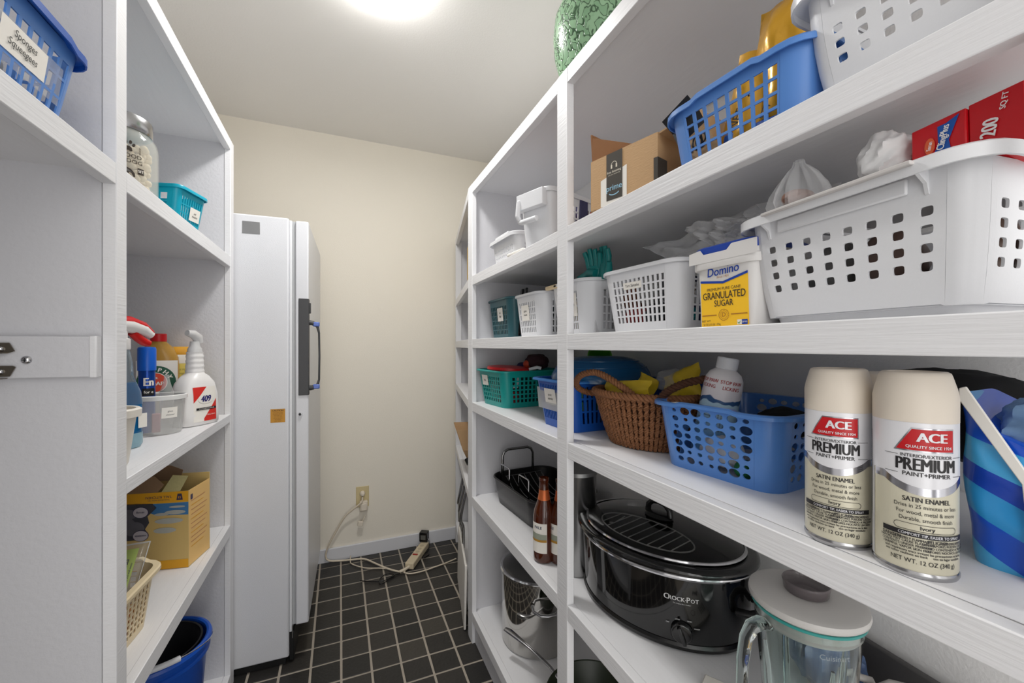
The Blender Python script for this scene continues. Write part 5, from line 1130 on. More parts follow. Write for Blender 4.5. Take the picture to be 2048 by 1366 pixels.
def strip(xa, xb, lo, hi, mi, lay):
    for i in range(NX):
        u0, u1 = xa+(xb-xa)*i/NX, xa+(xb-xa)*(i+1)/NX
        for j in range(4):
            g = lambda u, q: f409(u, lo(u)+(hi(u)-lo(u))*q/4, lay)
            mb.add([g(u0, j), g(u1, j), g(u1, j+1), g(u0, j+1)], [(0,1,2,3)], mi)
strip(-0.036, 0.036, lambda u: 0.012, lambda u: 0.114, 0, 1)
strip(-0.036, 0.004, lambda u: 0.068+(u+0.036)*1.15, lambda u: 0.114, 1, 2)
strip(-0.006, 0.036, lambda u: 0.012, lambda u: max(0.0125, 0.020+(u+0.006)*1.35), 1, 2)
g = lambda a, b, lay=1: f409(a, b, lay)
put_poly(mb, g, [(0.0+0.024*math.cos(a), 0.078+0.014*math.sin(a)) for a in [2*PI*k/20 for k in range(20)]], 0, 3)
put_text(mb, g, '409', 0.026, (0.0, 0.078), bold=0.03, w=0.8, shear=0.15, mi=2, lay=4.5)
strip(-0.030, 0.034, lambda u: 0.046, lambda u: 0.0525, 3, 4); put_text(mb, g, 'MULTI-SURFACE CLEANER', 0.0042, (0.002, 0.0492), mi=0, lay=5)
put_text(mb, g, 'ANTIBACTERIAL', 0.005, (0.012, 0.030), mi=0, lay=5)
obj('bottle_label', mb, [M_lab, mat('label_scarlet', (212, 48, 40), 0.4), mat('violet_navy_ink', (44, 40, 110), 0.4), M_ink], t, smooth=60)
# ---- frosted tub
t = thing('frosted_tub', 'round frosted plastic tub with a white label holding blue and clear bottles', 'tub', (-0.455, 1.402, ZL2))
M_fr = mat('frosted_clear_plastic', (226, 226, 222), 0.3, alpha=0.3)
obj('tub_wall', MB().lathe([(0.047, 0), (0.05, 0.004), (0.0575, 0.095)], 48, cap1=False), M_fr, t, solid=0.0015, smooth=50)
obj('tub_rim', MB().lathe([(0.0575, 0.092), (0.062, 0.093), (0.062, 0.103), (0.0585, 0.105), (0.056, 0.103)], 48, cap0=False, cap1=False), mat('frosted_rim', (222, 222, 220), 0.35), t)
f = cyl_fn(0.0535, math.atan2(-1.402, 0.455)+0.40, 0.0035)
mb = MB(); put_poly(mb, f, [(-0.017, 0.045), (0.017, 0.045), (0.018, 0.073), (-0.016, 0.073)], 0, 1, nx=6); put_text(mb, f, 'glass', 0.006, (0, 0.063), mi=1, lay=2); put_text(mb, f, 'cleaner', 0.006, (0, 0.054), mi=1, lay=2)
obj('paper_label', mb, [M_lab, M_ink], t, smooth=0)
t = thing('blue_aerosol', 'glossy blue spray tube lettered En standing in the frosted tub', 'can', (-0.476, 1.388, ZL2+0.006))
obj('tube_body', MB().lathe([(0.0165, 0), (0.0175, 0.003), (0.0175, 0.168)], 36), mat('glossy_blue', (20, 70, 160), 0.2, metal=0.4), t)
obj('tube_cap', MB().lathe([(0.0195, 0.165), (0.0195, 0.222), (0.0175, 0.227), (0.008, 0.228)], 36), mat('cap_blue', (16, 92, 196), 0.3), t)
mb = MB(); f = cyl_fn(0.0176, math.atan2(-1.388, 0.476)+0.1, 0.0004)
put_poly(mb, f, [(-0.012, 0.098), (0.016, 0.098), (0.016, 0.118), (-0.012, 0.118)], 1, 1, nx=6); put_text(mb, f, 'En', 0.030, (0.002, 0.134), w=0.75, bold=0.035, lay=2); put_text(mb, f, 'for e', 0.010, (0.002, 0.108), bold=0.03, lay=2)
obj('tube_lettering', mb, [M_lab, M_ink], t, smooth=0)
tag(obj('clear_bottle', MB().lathe([(0.014, 0), (0.015, 0.004), (0.016, 0.10), (0.009, 0.125), (0.006, 0.14), (0.006, 0.15)], 24), M_fr, None, loc=(-0.445, 1.425, ZL2+0.006)), 'pale clear plastic bottle standing in the frosted tub', 'bottle')
stuff_card('red_packet', 'red blotched packet low inside the frosted tub', (-0.452, 1.375, ZL2+0.006), 0.3, 0.018, 0.012, 0.05, (178, 120, 128), 'packet')
# ---- blue window cleaner
t = thing('spray_bottle', 'clear spray bottle with blue liquid and a red and white trigger behind the post', 'spray bottle', (-0.466, 1.212, ZL2), deg(60))
M_clr = mat('clear_bottle_plastic', (214, 228, 236), 0.05, trans=0.9, ior=1.2); M_liq = mat('blue_liquid', (20, 118, 180), 0.08, trans=0.35, ior=1.2)
def bsec(w, d, z, e=2.6): return sect(1, w, d, z, e)
prof = ((0.086, 0.05, 0), (0.09, 0.054, 0.006), (0.09, 0.054, 0.10), (0.082, 0.05, 0.13), (0.05, 0.042, 0.165), (0.046, 0.040, 0.20), (0.034, 0.034, 0.226), (0.03, 0.03, 0.232))
obj('bottle_upper', MB().loft([bsec(*p) for p in prof[2:]], cap0=False), M_clr, t, smooth=60)
obj('blue_filling', MB().loft([bsec(*p) for p in ((0.085, 0.049, 0.03), (0.088, 0.052, 0.034), (0.088, 0.052, 0.10), (0.080, 0.048, 0.13), (0.062, 0.044, 0.152))]), M_liq, t, smooth=60)
obj('bottle_foot', MB().loft([bsec(*p) for p in ((0.082, 0.046, 0), (0.09, 0.054, 0.008), (0.09, 0.054, 0.034))]), mat('pale_blue_foot', (150, 190, 205), 0.2, trans=0.2), t, smooth=60)
obj('back_label', MB().box(0.020, 0.040, -0.0275, -0.0262, 0.045, 0.078), M_lab, t, bevel=0.0005)
obj('collar', MB().lathe([(0.019, 0.228), (0.020, 0.23), (0.020, 0.252), (0.017, 0.254)], 32), M_wb, t)
mb = MB(); hd = [(-0.05, 0, 0.276), (-0.02, 0, 0.285), (0.02, 0, 0.285), (0.052, 0, 0.276), (0.074, 0, 0.262)]
mb.tube(hd, [0.014, 0.018, 0.018, 0.015, 0.009], 14, flat=1.0); mb.tube([(0, 0, 0.25), (0, 0, 0.272)], 0.015, 14)
obj('trigger_housing', mb, M_wb, t, smooth=60)
mb = MB(); mb.tube([(x, 0, z+0.0055) for x, _, z in hd], [0.012, 0.0155, 0.016, 0.0135, 0.008], 14); obj('red_top', mb, M_red, t, smooth=60)
mb = MB(); mb.tube([(0.030, 0, 0.268), (0.042, 0, 0.256), (0.056, 0, 0.246), (0.068, 0, 0.242)], [0.010, 0.010, 0.010, 0.008], 10); obj('trigger', mb, mat('trigger_red', (200, 26, 26), 0.3), t, smooth=60)
# ---- oil soap bottle
t = thing('soap_bottle', 'golden oil soap bottle with red cap and round green label', 'bottle', (-0.515, 1.585, ZL2), deg(12))
M_amb = mat('golden_oil', (184, 142, 70), 0.12, trans=0.2, ior=1.3)
obj('bottle_body', MB().loft([sect(1, w, d, z, e) for w, d, z, e in ((0.094, 0.05, 0, 4), (0.1, 0.056, 0.006, 4), (0.1, 0.056, 0.175, 4), (0.096, 0.054, 0.2, 3.5), (0.07, 0.046, 0.232, 2.6), (0.04, 0.036, 0.248, 2), (0.034, 0.034, 0.256, 2))]), M_amb, t, smooth=60)
obj('cap', MB().lathe([(0.0195, 0.250), (0.020, 0.252), (0.020, 0.272), (0.0185, 0.274)], 32), M_red, t)
mb = MB(); f = flat_fn((0, -0.0282, 0), (1,0,0), (0,0,1), 0.0004)
put_poly(mb, f, [(-0.048, 0.07), (0.048, 0.07), (0.048, 0.192), (-0.048, 0.192)], 0, 1)
put_poly(mb, f, [(-0.002+0.046*math.cos(a), 0.128+0.048*math.sin(a)) for a in [2*PI*k/32 for k in range(32)]], 1, 2)
put_poly(mb, f, [(-0.004+0.028*math.cos(a), 0.126+0.030*math.sin(a)) for a in [2*PI*k/28 for k in range(28)]], 0, 3); put_poly(mb, f, [(-0.004+0.026*math.cos(a), 0.126+0.028*math.sin(a)) for a in [2*PI*k/28 for k in range(28)]], 2, 4)
for i, ch in enumerate('MURPHY'):
    a = deg(150-25*i); put_text(mb, f, ch, 0.017, (-0.004+0.0365*math.cos(a), 0.126+0.038*math.sin(a)), rot=a-PI/2, bold=0.04, mi=0, lay=5)
put_text(mb, f, 'SOAP', 0.016, (-0.004, 0.122), bold=0.04, mi=0, lay=5); put_text(mb, f, 'OIL', 0.008, (-0.004, 0.139), bold=0.04, mi=0, lay=5)
obj('bottle_label', mb, [M_lab, mat('soap_green', (24, 84, 60), 0.4), mat('soap_orange', (216, 72, 46), 0.4)], t, smooth=0)
# ---- yellow bottle
t = thing('yellow_bottle', 'yellow bottle with an orange flat cap behind the soap bottle', 'bottle', (-0.488, 1.655, ZL2), deg(10))
obj('bottle_body', MB().loft([sect(1, w, d, z, 4) for w, d, z in ((0.08, 0.036, 0), (0.084, 0.04, 0.006), (0.084, 0.04, 0.19), (0.08, 0.036, 0.205))]), mat('lemon_bottle', (226, 206, 96), 0.3), t, smooth=60)
obj('bottle_shoulder', MB().loft([sect(1, w, d, z, 4) for w, d, z in ((0.0845, 0.0405, 0.18), (0.0845, 0.0405, 0.198), (0.08, 0.036, 0.208))]), M_lab, t, smooth=60)
obj('cap', MB().loft([sect(1, w, d, z, 4) for w, d, z in ((0.074, 0.034, 0.206), (0.076, 0.036, 0.208), (0.076, 0.036, 0.232), (0.074, 0.034, 0.234))]), mat('amber_orange_cap', (240, 176, 50), 0.35), t)
mb = MB(); f = flat_fn((0, -0.0203, 0), (1,0,0), (0,0,1), 0.0004); put_text(mb, f, 'FURNITURE POLISH', 0.007, (0.006, 0.16)); put_text(mb, f, 'lemon', 0.01, (0.006, 0.148)); obj('bottle_lettering', mb, mat('olive_ink', (120, 116, 50), 0.5), t, smooth=0)
# ---- white tub at the front
t = thing('white_tub', 'small white tapered tub by the front post on the cleaning shelf', 'tub', (-0.425, 1.045, ZL2))
obj('tub_wall', MB().lathe([(0.034, 0), (0.036, 0.003), (0.048, 0.098)], 40, cap1=False), mat('creamy_white_plastic', (228, 222, 212), 0.4), t, solid=0.0015, smooth=50)
obj('tub_rim', MB().lathe([(0.048, 0.094), (0.0555, 0.096), (0.0560, 0.110), (0.052, 0.113), (0.047, 0.112), (0.047, 0.1)], 40, cap0=False, cap1=False), mat('creamy_white_plastic', (228, 222, 212), 0.4), t)

# ================================================================== shelf with the bag carton
t = thing('bag_carton', 'torn open yellow trash bag carton with a grey and blue picture, upside down', 'box', (0, 0, ZL3), deg(-11.6))
w, d, h = 0.235, 0.113, 0.214
c_ = Vector((-0.3926, 1.414, ZL3)) - Matrix.Rotation(deg(-11.6), 3, 'Z') @ Vector((w/2, -d/2, 0)); t.location = c_
M_yc = mat('carton_yellow', (214, 184, 118), 0.5, var=0.1, scale=14); M_yo = mat('carton_ochre', (226, 164, 36), 0.5); M_yl = mat('carton_pale_gold', (232, 190, 118), 0.5)
mb = MB(); k = 0.002
mb.box(-w/2, w/2, -d/2, -d/2+k, 0, h); mb.box(-w/2, w/2, d/2-k, d/2, 0, h+0.02); mb.box(-w/2, -w/2+k, -d/2+k, d/2-k, 0, h); mb.box(-w/2, w/2, -d/2, d/2, 0, k)
obj('carton_walls', mb, M_yc, t, smooth=0)
obj('carton_end', MB().box(w/2-k, w/2, -d/2+k, d/2-k, 0.002, h), M_yl, t, smooth=0)
mb = MB(); f = flat_fn((0, -d/2, 0), (1,0,0), (0,0,1), 0.0004)
put_poly(mb, f, [(-w/2, 0), (w/2, 0), (w/2, 0.024), (-w/2, 0.024)], 0, 1); put_poly(mb, f, [(-w/2, h-0.03), (w/2, h-0.03), (w/2, h), (-w/2, h)], 0, 1)
put_poly(mb, f, [(-w/2, 0.088), (-0.02, 0.086), (0.012, 0.088), (0.02, 0.1), (0.012, 0.115), (0.022, 0.132), (0.018, 0.15), (0.04, 0.172), (0.03, 0.184), (-0.01, 0.187), (-w/2, 0.187)], 1, 1)   # the dark bag
for cx, cz, rx, rz_ in ((-0.045, 0.13, 0.034, 0.025), (-0.015, 0.118, 0.026, 0.02), (-0.07, 0.155, 0.03, 0.02), (-0.075, 0.11, 0.03, 0.018), (-0.03, 0.158, 0.026, 0.014)):
    put_poly(mb, f, [(cx+rx*math.cos(a), cz+rz_*math.sin(a)) for a in [2*PI*q/16 for q in range(16)]], 2, 2+cx*4)
put_poly(mb, f, [(0.042, 0.15), (w/2, 0.148), (w/2, h-0.031), (0.030, h-0.031), (0.036, 0.17), (0.024, 0.158)], 3, 1)
for cx, cz, rx, rz_ in ((0.085, 0.157, 0.026, 0.006), (0.052, 0.153, 0.018, 0.004), (0.07, 0.134, 0.035, 0.008), (0.06, 0.108, 0.028, 0.008), (0.09, 0.172, 0.02, 0.003)):
    put_poly(mb, f, [(cx+rx*math.cos(a), cz+rz_*math.sin(a)) for a in [2*PI*q/16 for q in range(16)]], 4, 3+cx)
for cz, s_ in ((0.162, 'strong'), (0.098, 'contents')):
    put_poly(mb, f, [(0.002+0.0195*math.cos(a), cz+0.0155*math.sin(a)) for a in [2*PI*q/24 for q in range(24)]], 5, 4); put_poly(mb, f, [(0.002+0.0178*math.cos(a), cz+0.014*math.sin(a)) for a in [2*PI*q/24 for q in range(24)]], 6, 5)
    put_text(mb, f, s_, 0.0075, (0.002, cz), rot=PI, mi=5, lay=6.5, bold=0.02)
put_text(mb, f, 'TALL KITCHEN', 0.0095, (0.045, h-0.013), rot=PI, mi=5, lay=2, bold=0.01); put_text(mb, f, 'TRASH BAGS WITH TIES', 0.005, (0.045, h-0.021), rot=PI, mi=5, lay=2)
put_poly(mb, f, [(0.088, h-0.024), (0.104, h-0.024), (0.101, h-0.006), (0.091, h-0.006)], 5, 2); put_text(mb, f, '13', 0.008, (0.096, h-0.016), rot=PI, mi=0, lay=3, bold=0.03)
f2 = flat_fn((w/2, 0, 0), (0,1,0), (0,0,1), 0.0004)
for i in range(11): put_poly(mb, f2, [(-0.044, 0.05+i*0.013), (0.02+0.02*((i*7) % 3)/2, 0.05+i*0.013), (0.02+0.02*((i*7) % 3)/2, 0.0522+i*0.013), (-0.044, 0.0522+i*0.013)], 7 if i % 3 else 0, 1)
put_poly(mb, f2, [(-0.047, 0.185), (-0.036, 0.185), (-0.036, 0.2), (-0.047, 0.2)], 5, 1)
obj('carton_print', mb, [M_yo, mat('bag_dark_grey', (74, 74, 82), 0.5, var=0.3, scale=30), mat('bag_mid_grey', (108, 107, 116), 0.5, var=0.35, scale=40), mat('print_sky_blue', (70, 124, 176), 0.5, var=0.1), mat('print_cloud', (176, 178, 172), 0.5), mat('aubergine_ink', (60, 54, 84), 0.5), mat('lilac_disc', (190, 184, 192), 0.5), mat('print_tan', (196, 136, 92), 0.5)], t, smooth=0)
M_kr = mat('brown_card', (150, 120, 92), 0.85, var=0.15, bump=0.1)
mb = MB(); mb.prism([(-w/2, 0), (0.04, 0), (0.05, 0.02), (0.02, 0.045), (-0.03, 0.05), (-0.06, 0.035), (-w/2, 0.05)], 0, 0.002); obj('torn_flap', mb, M_kr, t, loc=(0, -d/2+0.004, h-0.001), rot=(deg(58), 0, 0), smooth=0)
mb = MB(); mb.prism([(-0.05, 0), (0.05, 0), (0.055, 0.03), (0.02, 0.045), (-0.045, 0.04)], 0, 0.002); obj('torn_flap', mb, M_kr, t, loc=(-0.01, d/2-0.004, h), rot=(deg(80), 0, 0), smooth=0)
mb = MB(); mb.prism([(0.0, 0), (0.045, 0), (0.05, 0.045), (0.01, 0.05)], 0, 0.0012); obj('paper_tab', mb, mat('printed_cream', (206, 196, 140), 0.6, var=0.2, scale=200), t, loc=(0.05, -d/2+0.003, h-0.001), rot=(deg(48), 0, 0), smooth=0)
obj('inside_shade', MB().box(-w/2+k, w/2-k, -d/2+k, d/2-k, h-0.05, h-0.045), M_black, t, smooth=0)  # black sheet set in as the shade inside the torn carton
# ---- cream basket
t = basket('basket', 'cream lattice basket with a thick rim beside the yellow carton', (-0.476, 1.085, ZL3), deg(86), 0.225, 0.165, 0.125, mat('cream_plastic', (226, 208, 172), 0.4), 0.84, 0.035,
    dict(n=9, m=8, fx=0.66, fy=0.78, margin=0.0, lo=0.1, hi=0.88, skip=lambda i, j: False), dict(n=6, m=8, fx=0.66, fy=0.78, margin=0.02, lo=0.1, hi=0.88), rim=(0.014, 0.009), dip=lambda x, y: 0.008 if abs(y) < 0.05 and abs(x) > 0.08 else 0)
M_lime = mat('lime_card', (160, 182, 70), 0.5)
t = thing('clamshell_pack', 'clear clamshell with a green card lettered LAB ANALYSIS leaning in the cream basket', 'package', (-0.462, 1.085, ZL3+0.088), 0, None, (deg(-52), deg(0), deg(3)))
obj('clear_shell', MB().box(-0.085, 0.062, -0.010, 0.018, 0, 0.135), mat('clear_shell_plastic', (225, 228, 228), 0.1, alpha=0.1), t, bevel=0.007, bseg=3)
obj('shell_edge', MB().tube([(-0.085, 0.004, 0.002), (0.063, 0.004, 0.002), (0.063, 0.004, 0.136), (-0.085, 0.004, 0.136)], 0.002, 6, closed=True), mat('clear_edge_plastic', (205, 205, 205), 0.2, alpha=0.7), t)
mb = MB(); f = flat_fn((0, 0.0, 0), (1,0,0), (0,0,1), 0.0004)
put_poly(mb, f, [(-0.08, 0.006), (0.048, 0.006), (0.048, 0.122), (-0.08, 0.122)], 0, 1); put_poly(mb, f, [(-0.08, 0.04), (0.018, 0.04), (0.018, 0.118), (-0.08, 0.118)], 1, 2); put_poly(mb, f, [(-0.08, 0.048), (0.010, 0.048), (0.010, 0.110), (-0.08, 0.110)], 2, 3)
put_text(mb, f, 'LAB ANALYSIS', 0.0145, (0.0325, 0.062), rot=PI/2, bold=0.03, w=0.78, mi=3, lay=3); put_text(mb, f, 'for tap and well water', 0.006, (0.043, 0.062), rot=PI/2, mi=3, lay=3); put_text(mb, f, 'Tests Your Water', 0.0085, (0.0, 0.08), rot=PI/2, bold=0.01, mi=3, lay=4)
obj('printed_card', mb, [M_lime, mat('forest_green', (40, 62, 36), 0.5), M_lab, M_ink], t, smooth=0)
for i, (x, y, c) in enumerate(((-0.43, 1.05, (120, 50, 44)), (-0.43, 1.12, (190, 120, 60)))):
    stuff_card('seed_packet', ('dark red packet low in the cream basket', 'orange tan packet low in the cream basket')[i], (x, y, ZL3+0.006), deg(86), 0.05, 0.03, 0.07, c)

# ================================================================== bottom: blue bucket
t = thing('bucket', 'blue bucket with a black liner pail and a white handle grip on the left bottom', 'bucket', (-0.478, 1.44, ZL0), deg(14))
M_bk = mat('bucket_blue', (20, 78, 176), 0.35)
obj('bucket_wall', MB().lathe([(0.095, 0.0), (0.1, 0.004), (0.118, 0.25), (0.123, 0.262), (0.123, 0.29)], 56, cap1=False), M_bk, t, solid=0.002, smooth=50)
obj('bucket_rim', MB().lathe([(0.123, 0.284), (0.130, 0.287), (0.132, 0.296), (0.129, 0.303), (0.123, 0.305), (0.118, 0.302), (0.117, 0.295)], 56, cap0=False, cap1=False), M_bk, t)
obj('rim_ring', MB().lathe([(0.122, 0.262), (0.127, 0.264), (0.127, 0.272), (0.122, 0.275)], 56, cap0=False, cap1=False), M_bk, t)
o = thing('liner_pail', 'black pail nested inside the blue bucket', 'pail', (-0.480, 1.437, ZL0+0.008))
obj('pail_wall', MB().lathe([(0.085, 0), (0.088, 0.003), (0.108, 0.285), (0.112, 0.289), (0.112, 0.294), (0.107, 0.294)], 48, cap1=False), mat('charcoal_plastic', (26, 26, 30), 0.4), o, solid=0.002, smooth=50)
mb = MB(); bl_ = []
for k in range(21):
    a = PI*k/20; bl_.append((0.133*math.cos(a), -0.128*math.sin(a)*0.95, 0.288+0.022*math.sin(a)))
mb.tube(bl_, 0.0018, 6); obj('wire_bail', mb, M_chrome, t, smooth=60)
gp = [Vector(p) for p in bl_[7:14]]; obj('white_grip', MB().tube(gp, 0.0075, 14), M_white_pl, t, smooth=60)
# ---- ledger board with the broom clip
t = thing('ledger_board', 'white wooden cleat board fixed flat to the near left side panel', 'board', (-0.369, 0.9015, 1.1495))
obj('cleat', MB().box(-0.45, 0, -0.016, 0, 0, 0.066), M_panel, t, bevel=0.0015)
obj('edge_strip', MB().box(-0.009, 0.0006, -0.0185, -0.0005, -0.0015, 0.067), M_shelf, t, bevel=0.002)
t = thing('broom_clip', 'spring metal broom clip screwed to the cleat board', 'clip', (-0.477, 0.8855, 1.180))
M_br = mat('dull_nickel', (132, 124, 112), 0.28, metal=1)
for s in (-1, 1):
    mb = MB(); mb.prism([(-0.05, 0.0), (0.005, 0.0), (0.0135, 0.0035), (0.0075, 0.0165), (-0.05, 0.0165)], 0, 0.0016)
    obj('clip_arm', mb, M_br, t, loc=(0, -0.003, -0.0115 if s < 0 else 0.0085), rot=(PI/2, 0, 0), smooth=0) if s > 0 else obj('clip_arm', MB().prism([(-0.05, 0.0), (0.008, 0.0), (0.0145, 0.0145), (0.011, 0.0165), (-0.05, 0.0165)], 0, 0.0016), M_br, t, loc=(0, -0.003, -0.027), rot=(PI/2, 0, 0), smooth=0)
    obj('arm_side', MB().box(-0.05, 0.005, -0.014, -0.003, -0.011+s*0.0195-(0 if s < 0 else -0.0), -0.0098+s*0.0195), M_br, t, smooth=0)
    mb = MB(); mb.lathe([(0.001, 0.0048), (0.0028, 0.0042), (0.0042, 0.0018), (0.0044, 0.0)], 16); obj('clip_rivet', mb, M_chrome, t, loc=(-0.0015, -0.0045, 0.0155 if s > 0 else -0.0195), rot=(PI/2, 0, 0), smooth=60)
for k in range(5): obj('spring_coil', MB().tube([(0.0055*math.cos(a), 0.0055*math.sin(a), 0.0006*a/3) for a in [2*PI*q/12 for q in range(12)]], 0.0010, 6, closed=True), M_chrome, t, loc=(-0.0125, -0.009, -0.008+k*0.0034), smooth=60)
t = thing('screw', 'shiny round-head screw in the cleat board right of the broom clip', 'screw', (-0.4525, 0.8855, 1.178), 0, None, (PI/2, 0, 0))
obj('screw_head', MB().lathe([(0.0008, 0.0046), (0.003, 0.0042), (0.0056, 0.0025), (0.0068, 0.0)], 28), M_chrome, t, smooth=60)
obj('cross_slot', MB().box(-0.0032, 0.0032, -0.0006, 0.0006, 0.0036, 0.0049).box(-0.0006, 0.0006, -0.0032, 0.0032, 0.0036, 0.0049), M_black, t, smooth=0)
tag(obj('filler_patch', MB().lathe([(0.001, 0.0012), (0.006, 0.0011), (0.0105, 0.0003), (0.011, 0)], 20, ax=1.3, ay=0.8), M_panel, None, loc=(-0.452, 0.9035, 1.2785), rot=(PI/2, 0, 0), smooth=60), 'round dab of filler painted over on the near left side panel', 'patch')

# ================================================================== upright freezer
t = thing('upright_freezer', 'tall white upright freezer with a dark handle strip on its door edge', 'freezer', (-0.177, 1.745, 0), deg(-1.6))
M_fz = mat('freezer_enamel', (216, 217, 221), 0.3, bump=0.12, scale=400); M_gk = mat('door_gasket', (176, 178, 180), 0.5)
obj('freezer_cabinet', MB().box(-0.60, 0, 0, 0.60, 0.03, 1.681), M_fz, t, bevel=0.006, bseg=3)
obj('seam_trim', MB().box(0.0005, 0.010, 0.006, 0.594, 0.12, 1.674), mat('white_trim_strip', (222, 223, 226), 0.35), t, bevel=0.002)
obj('gasket', MB().box(0.0105, 0.0215, 0.010, 0.59, 0.145, 1.672), M_gk, t)
obj('freezer_door', MB().box(0.022, 0.0665, 0, 0.60, 0.145, 1.674), M_fz, t, bevel=0.005, bseg=3)
obj('plinth', MB().box(-0.56, -0.012, 0.012, 0.58, 0.002, 0.0298), mat('plinth_black', (22, 22, 22), 0.5), t)
obj('kick_recess', MB().box(0.0005, 0.016, 0.008, 0.59, 0.012, 0.119), mat('plinth_black', (22, 22, 22), 0.5), t, bevel=0.002)
for x in (-0.5, -0.06): obj('foot', MB().lathe([(0.012, 0), (0.012, 0.03)], 14), M_black, t, loc=(x, 0.04, 0))
obj('hinge_hook', MB().box(0.0105, 0.013, -0.001, 0.004, 0.10, 0.146), M_steel, t)
# brushed plate and caution sticker on the side
obj('grey_plate', MB().box(-0.1498, -0.0940, -0.0014, 0.0, 1.610, 1.6545), mat('brushed_grey_plate', (150, 150, 151), 0.35, metal=0.6), t, bevel=0.002)
obj('plate_corner', MB().prism([(-0.1515, 1.608), (-0.1365, 1.6095), (-0.1500, 1.6235)], -0.0022, 0), M_white_pl, t, rot=(PI/2, 0, 0), smooth=0)
mb = MB(); f = flat_fn((0, -0.0002, 0), (1,0,0), (0,0,1), 0.0003)
put_poly(mb, f, [(-0.0605, 0.9150), (-0.0125, 0.9150), (-0.0125, 0.9655), (-0.0605, 0.9655)], 0, 1); put_text(mb, f, 'CAUTION', 0.0082, (-0.0365, 0.9595), bold=0.03, mi=1, lay=2)
for k in range(7): put_text(mb, f, ('unplug before moving', 'do not block the vents', 'keep upright at all', 'times and let stand', 'one hour before use', 'risk of electric', 'shock if opened')[k], 0.0044, (-0.0365, 0.952-k*0.0052), w=0.8, mi=1, lay=2)
obj('caution_sticker', mb, [mat('sticker_ochre', (196, 140, 48), 0.5), mat('sticker_ink', (90, 60, 24), 0.5)], t, smooth=0)
# handle
M_hg = mat('handle_charcoal', (66, 66, 68), 0.5, bump=0.1, scale=300)
obj('handle_strip', MB().box(0.0325, 0.0675, -0.004, 0.03, 1.013, 1.380), M_hg, t, bevel=0.0015)
obj('door_latch', MB().box(0.0670, 0.0735, 0.004, 0.02, 1.325, 1.365), M_hg, t, bevel=0.002)
mb = MB(); mb.tube([(0.068, 0.02, 1.290), (0.080, 0.018, 1.288), (0.096, 0.018, 1.275), (0.1015, 0.018, 1.25), (0.103, 0.018, 1.16), (0.1015, 0.018, 1.07), (0.096, 0.018, 1.05), (0.080, 0.018, 1.040), (0.068, 0.02, 1.038)], [0.010, 0.009, 0.0055, 0.0038, 0.0036, 0.0038, 0.0055, 0.009, 0.010], 10, flat=1.0)
obj('pull_handle', mb, M_hg, t, smooth=60)
for z in (1.284, 1.043): obj('blue_tape', MB().box(0.080, 0.1035, 0.010, 0.026, z-0.009, z+0.009), mat('periwinkle_tape', (92, 116, 190), 0.35), t, bevel=0.004)
obj('key_lock', MB().lathe([(0.0068, 0), (0.0068, 0.004), (0.0055, 0.0055), (0.003, 0.0056)], 24), M_chrome, t, loc=(0.0385, 0.0, 0.942), rot=(PI/2, 0, 0))
obj('key_slot', MB().lathe([(0.0048, 0), (0.0048, 0.0062), (0.001, 0.0064)], 18), M_black, t, loc=(0.0385, 0.0, 0.942), rot=(PI/2, 0, 0))

# ================================================================== back wall: outlet, plugs, cords, power strip
t = thing('wall_outlet', 'cream wall outlet plate low on the back wall', 'outlet', (0.119, 2.4999, 0.338))
M_iv = mat('ivory_plate', (206, 190, 146), 0.4)
obj('cover_plate', MB().box(-0.035, 0.035, -0.005, 0, -0.058, 0.058), M_iv, t, bevel=0.002)
for z in (0.02, -0.02): obj('receptacle', MB().lathe([(0.015, 0), (0.015, 0.0025), (0.0145, 0.003)], 20), M_iv, t, loc=(0, -0.0045, z), rot=(PI/2, 0, 0))
obj('plate_screw', MB().lathe([(0.003, 0), (0.0025, 0.001)], 10), M_steel, t, loc=(0, -0.005, 0), rot=(PI/2, 0, 0))
M_cord = mat('cream_cord', (214, 202, 182), 0.5)
t = thing('charger_block', 'white charger block plugged into the lower outlet', 'plug', (0.123, 2.491, 0.290))
obj('block', MB().box(-0.020, 0.022, -0.03, 0.0, -0.026, 0.030), mat('warm_white_plastic', (222, 212, 196), 0.4), t, bevel=0.004)
obj('plug_face', MB().box(-0.014, 0.016, -0.036, -0.03, -0.02, 0.02), mat('warm_white_plastic', (222, 212, 196), 0.4), t, bevel=0.003)
t = thing('dangling_plug', 'small loose plug hanging below the outlet', 'plug', (0.106, 2.475, 0.195), 0, None, (0, deg(12), 0))
obj('plug_body', MB().box(-0.014, 0.014, -0.014, 0.0, -0.012, 0.014), mat('warm_white_plastic', (222, 212, 196), 0.4), t, bevel=0.003)
obj('short_lead', MB().tube([(0.006, -0.007, 0.012), (0.012, -0.007, 0.028), (0.016, -0.006, 0.045)], 0.002, 6), M_cord, t)
def smooth_path(pts, n=6):
    P_ = [Vector(p) for p in pts]; out = []
    for i in range(len(P_)-1):
        a, b, c, d = P_[max(i-1, 0)], P_[i], P_[i+1], P_[min(i+2, len(P_)-1)]
        for k in range(n):
            u = k/n; out.append(0.5*((2*b)+(-a+c)*u+(2*a-5*b+4*c-d)*u*u+(-a+3*b-3*c+d)*u**3))
    return out+[P_[-1]]
t = thing('power_strip', 'cream power strip with a red switch lying against the baseboard', 'power strip', (0.340, 2.232, 0.0055), deg(-30.5))
obj('strip_body', MB().box(-0.024, 0.024, 0, 0.25, 0, 0.034), mat('aged_cream_plastic', (208, 194, 166), 0.45), t, bevel=0.005, bseg=3)
obj('red_switch', MB().box(-0.014, 0.014, 0.085, 0.095, 0.034, 0.039), mat('dull_red', (150, 40, 30), 0.4), t, bevel=0.001)
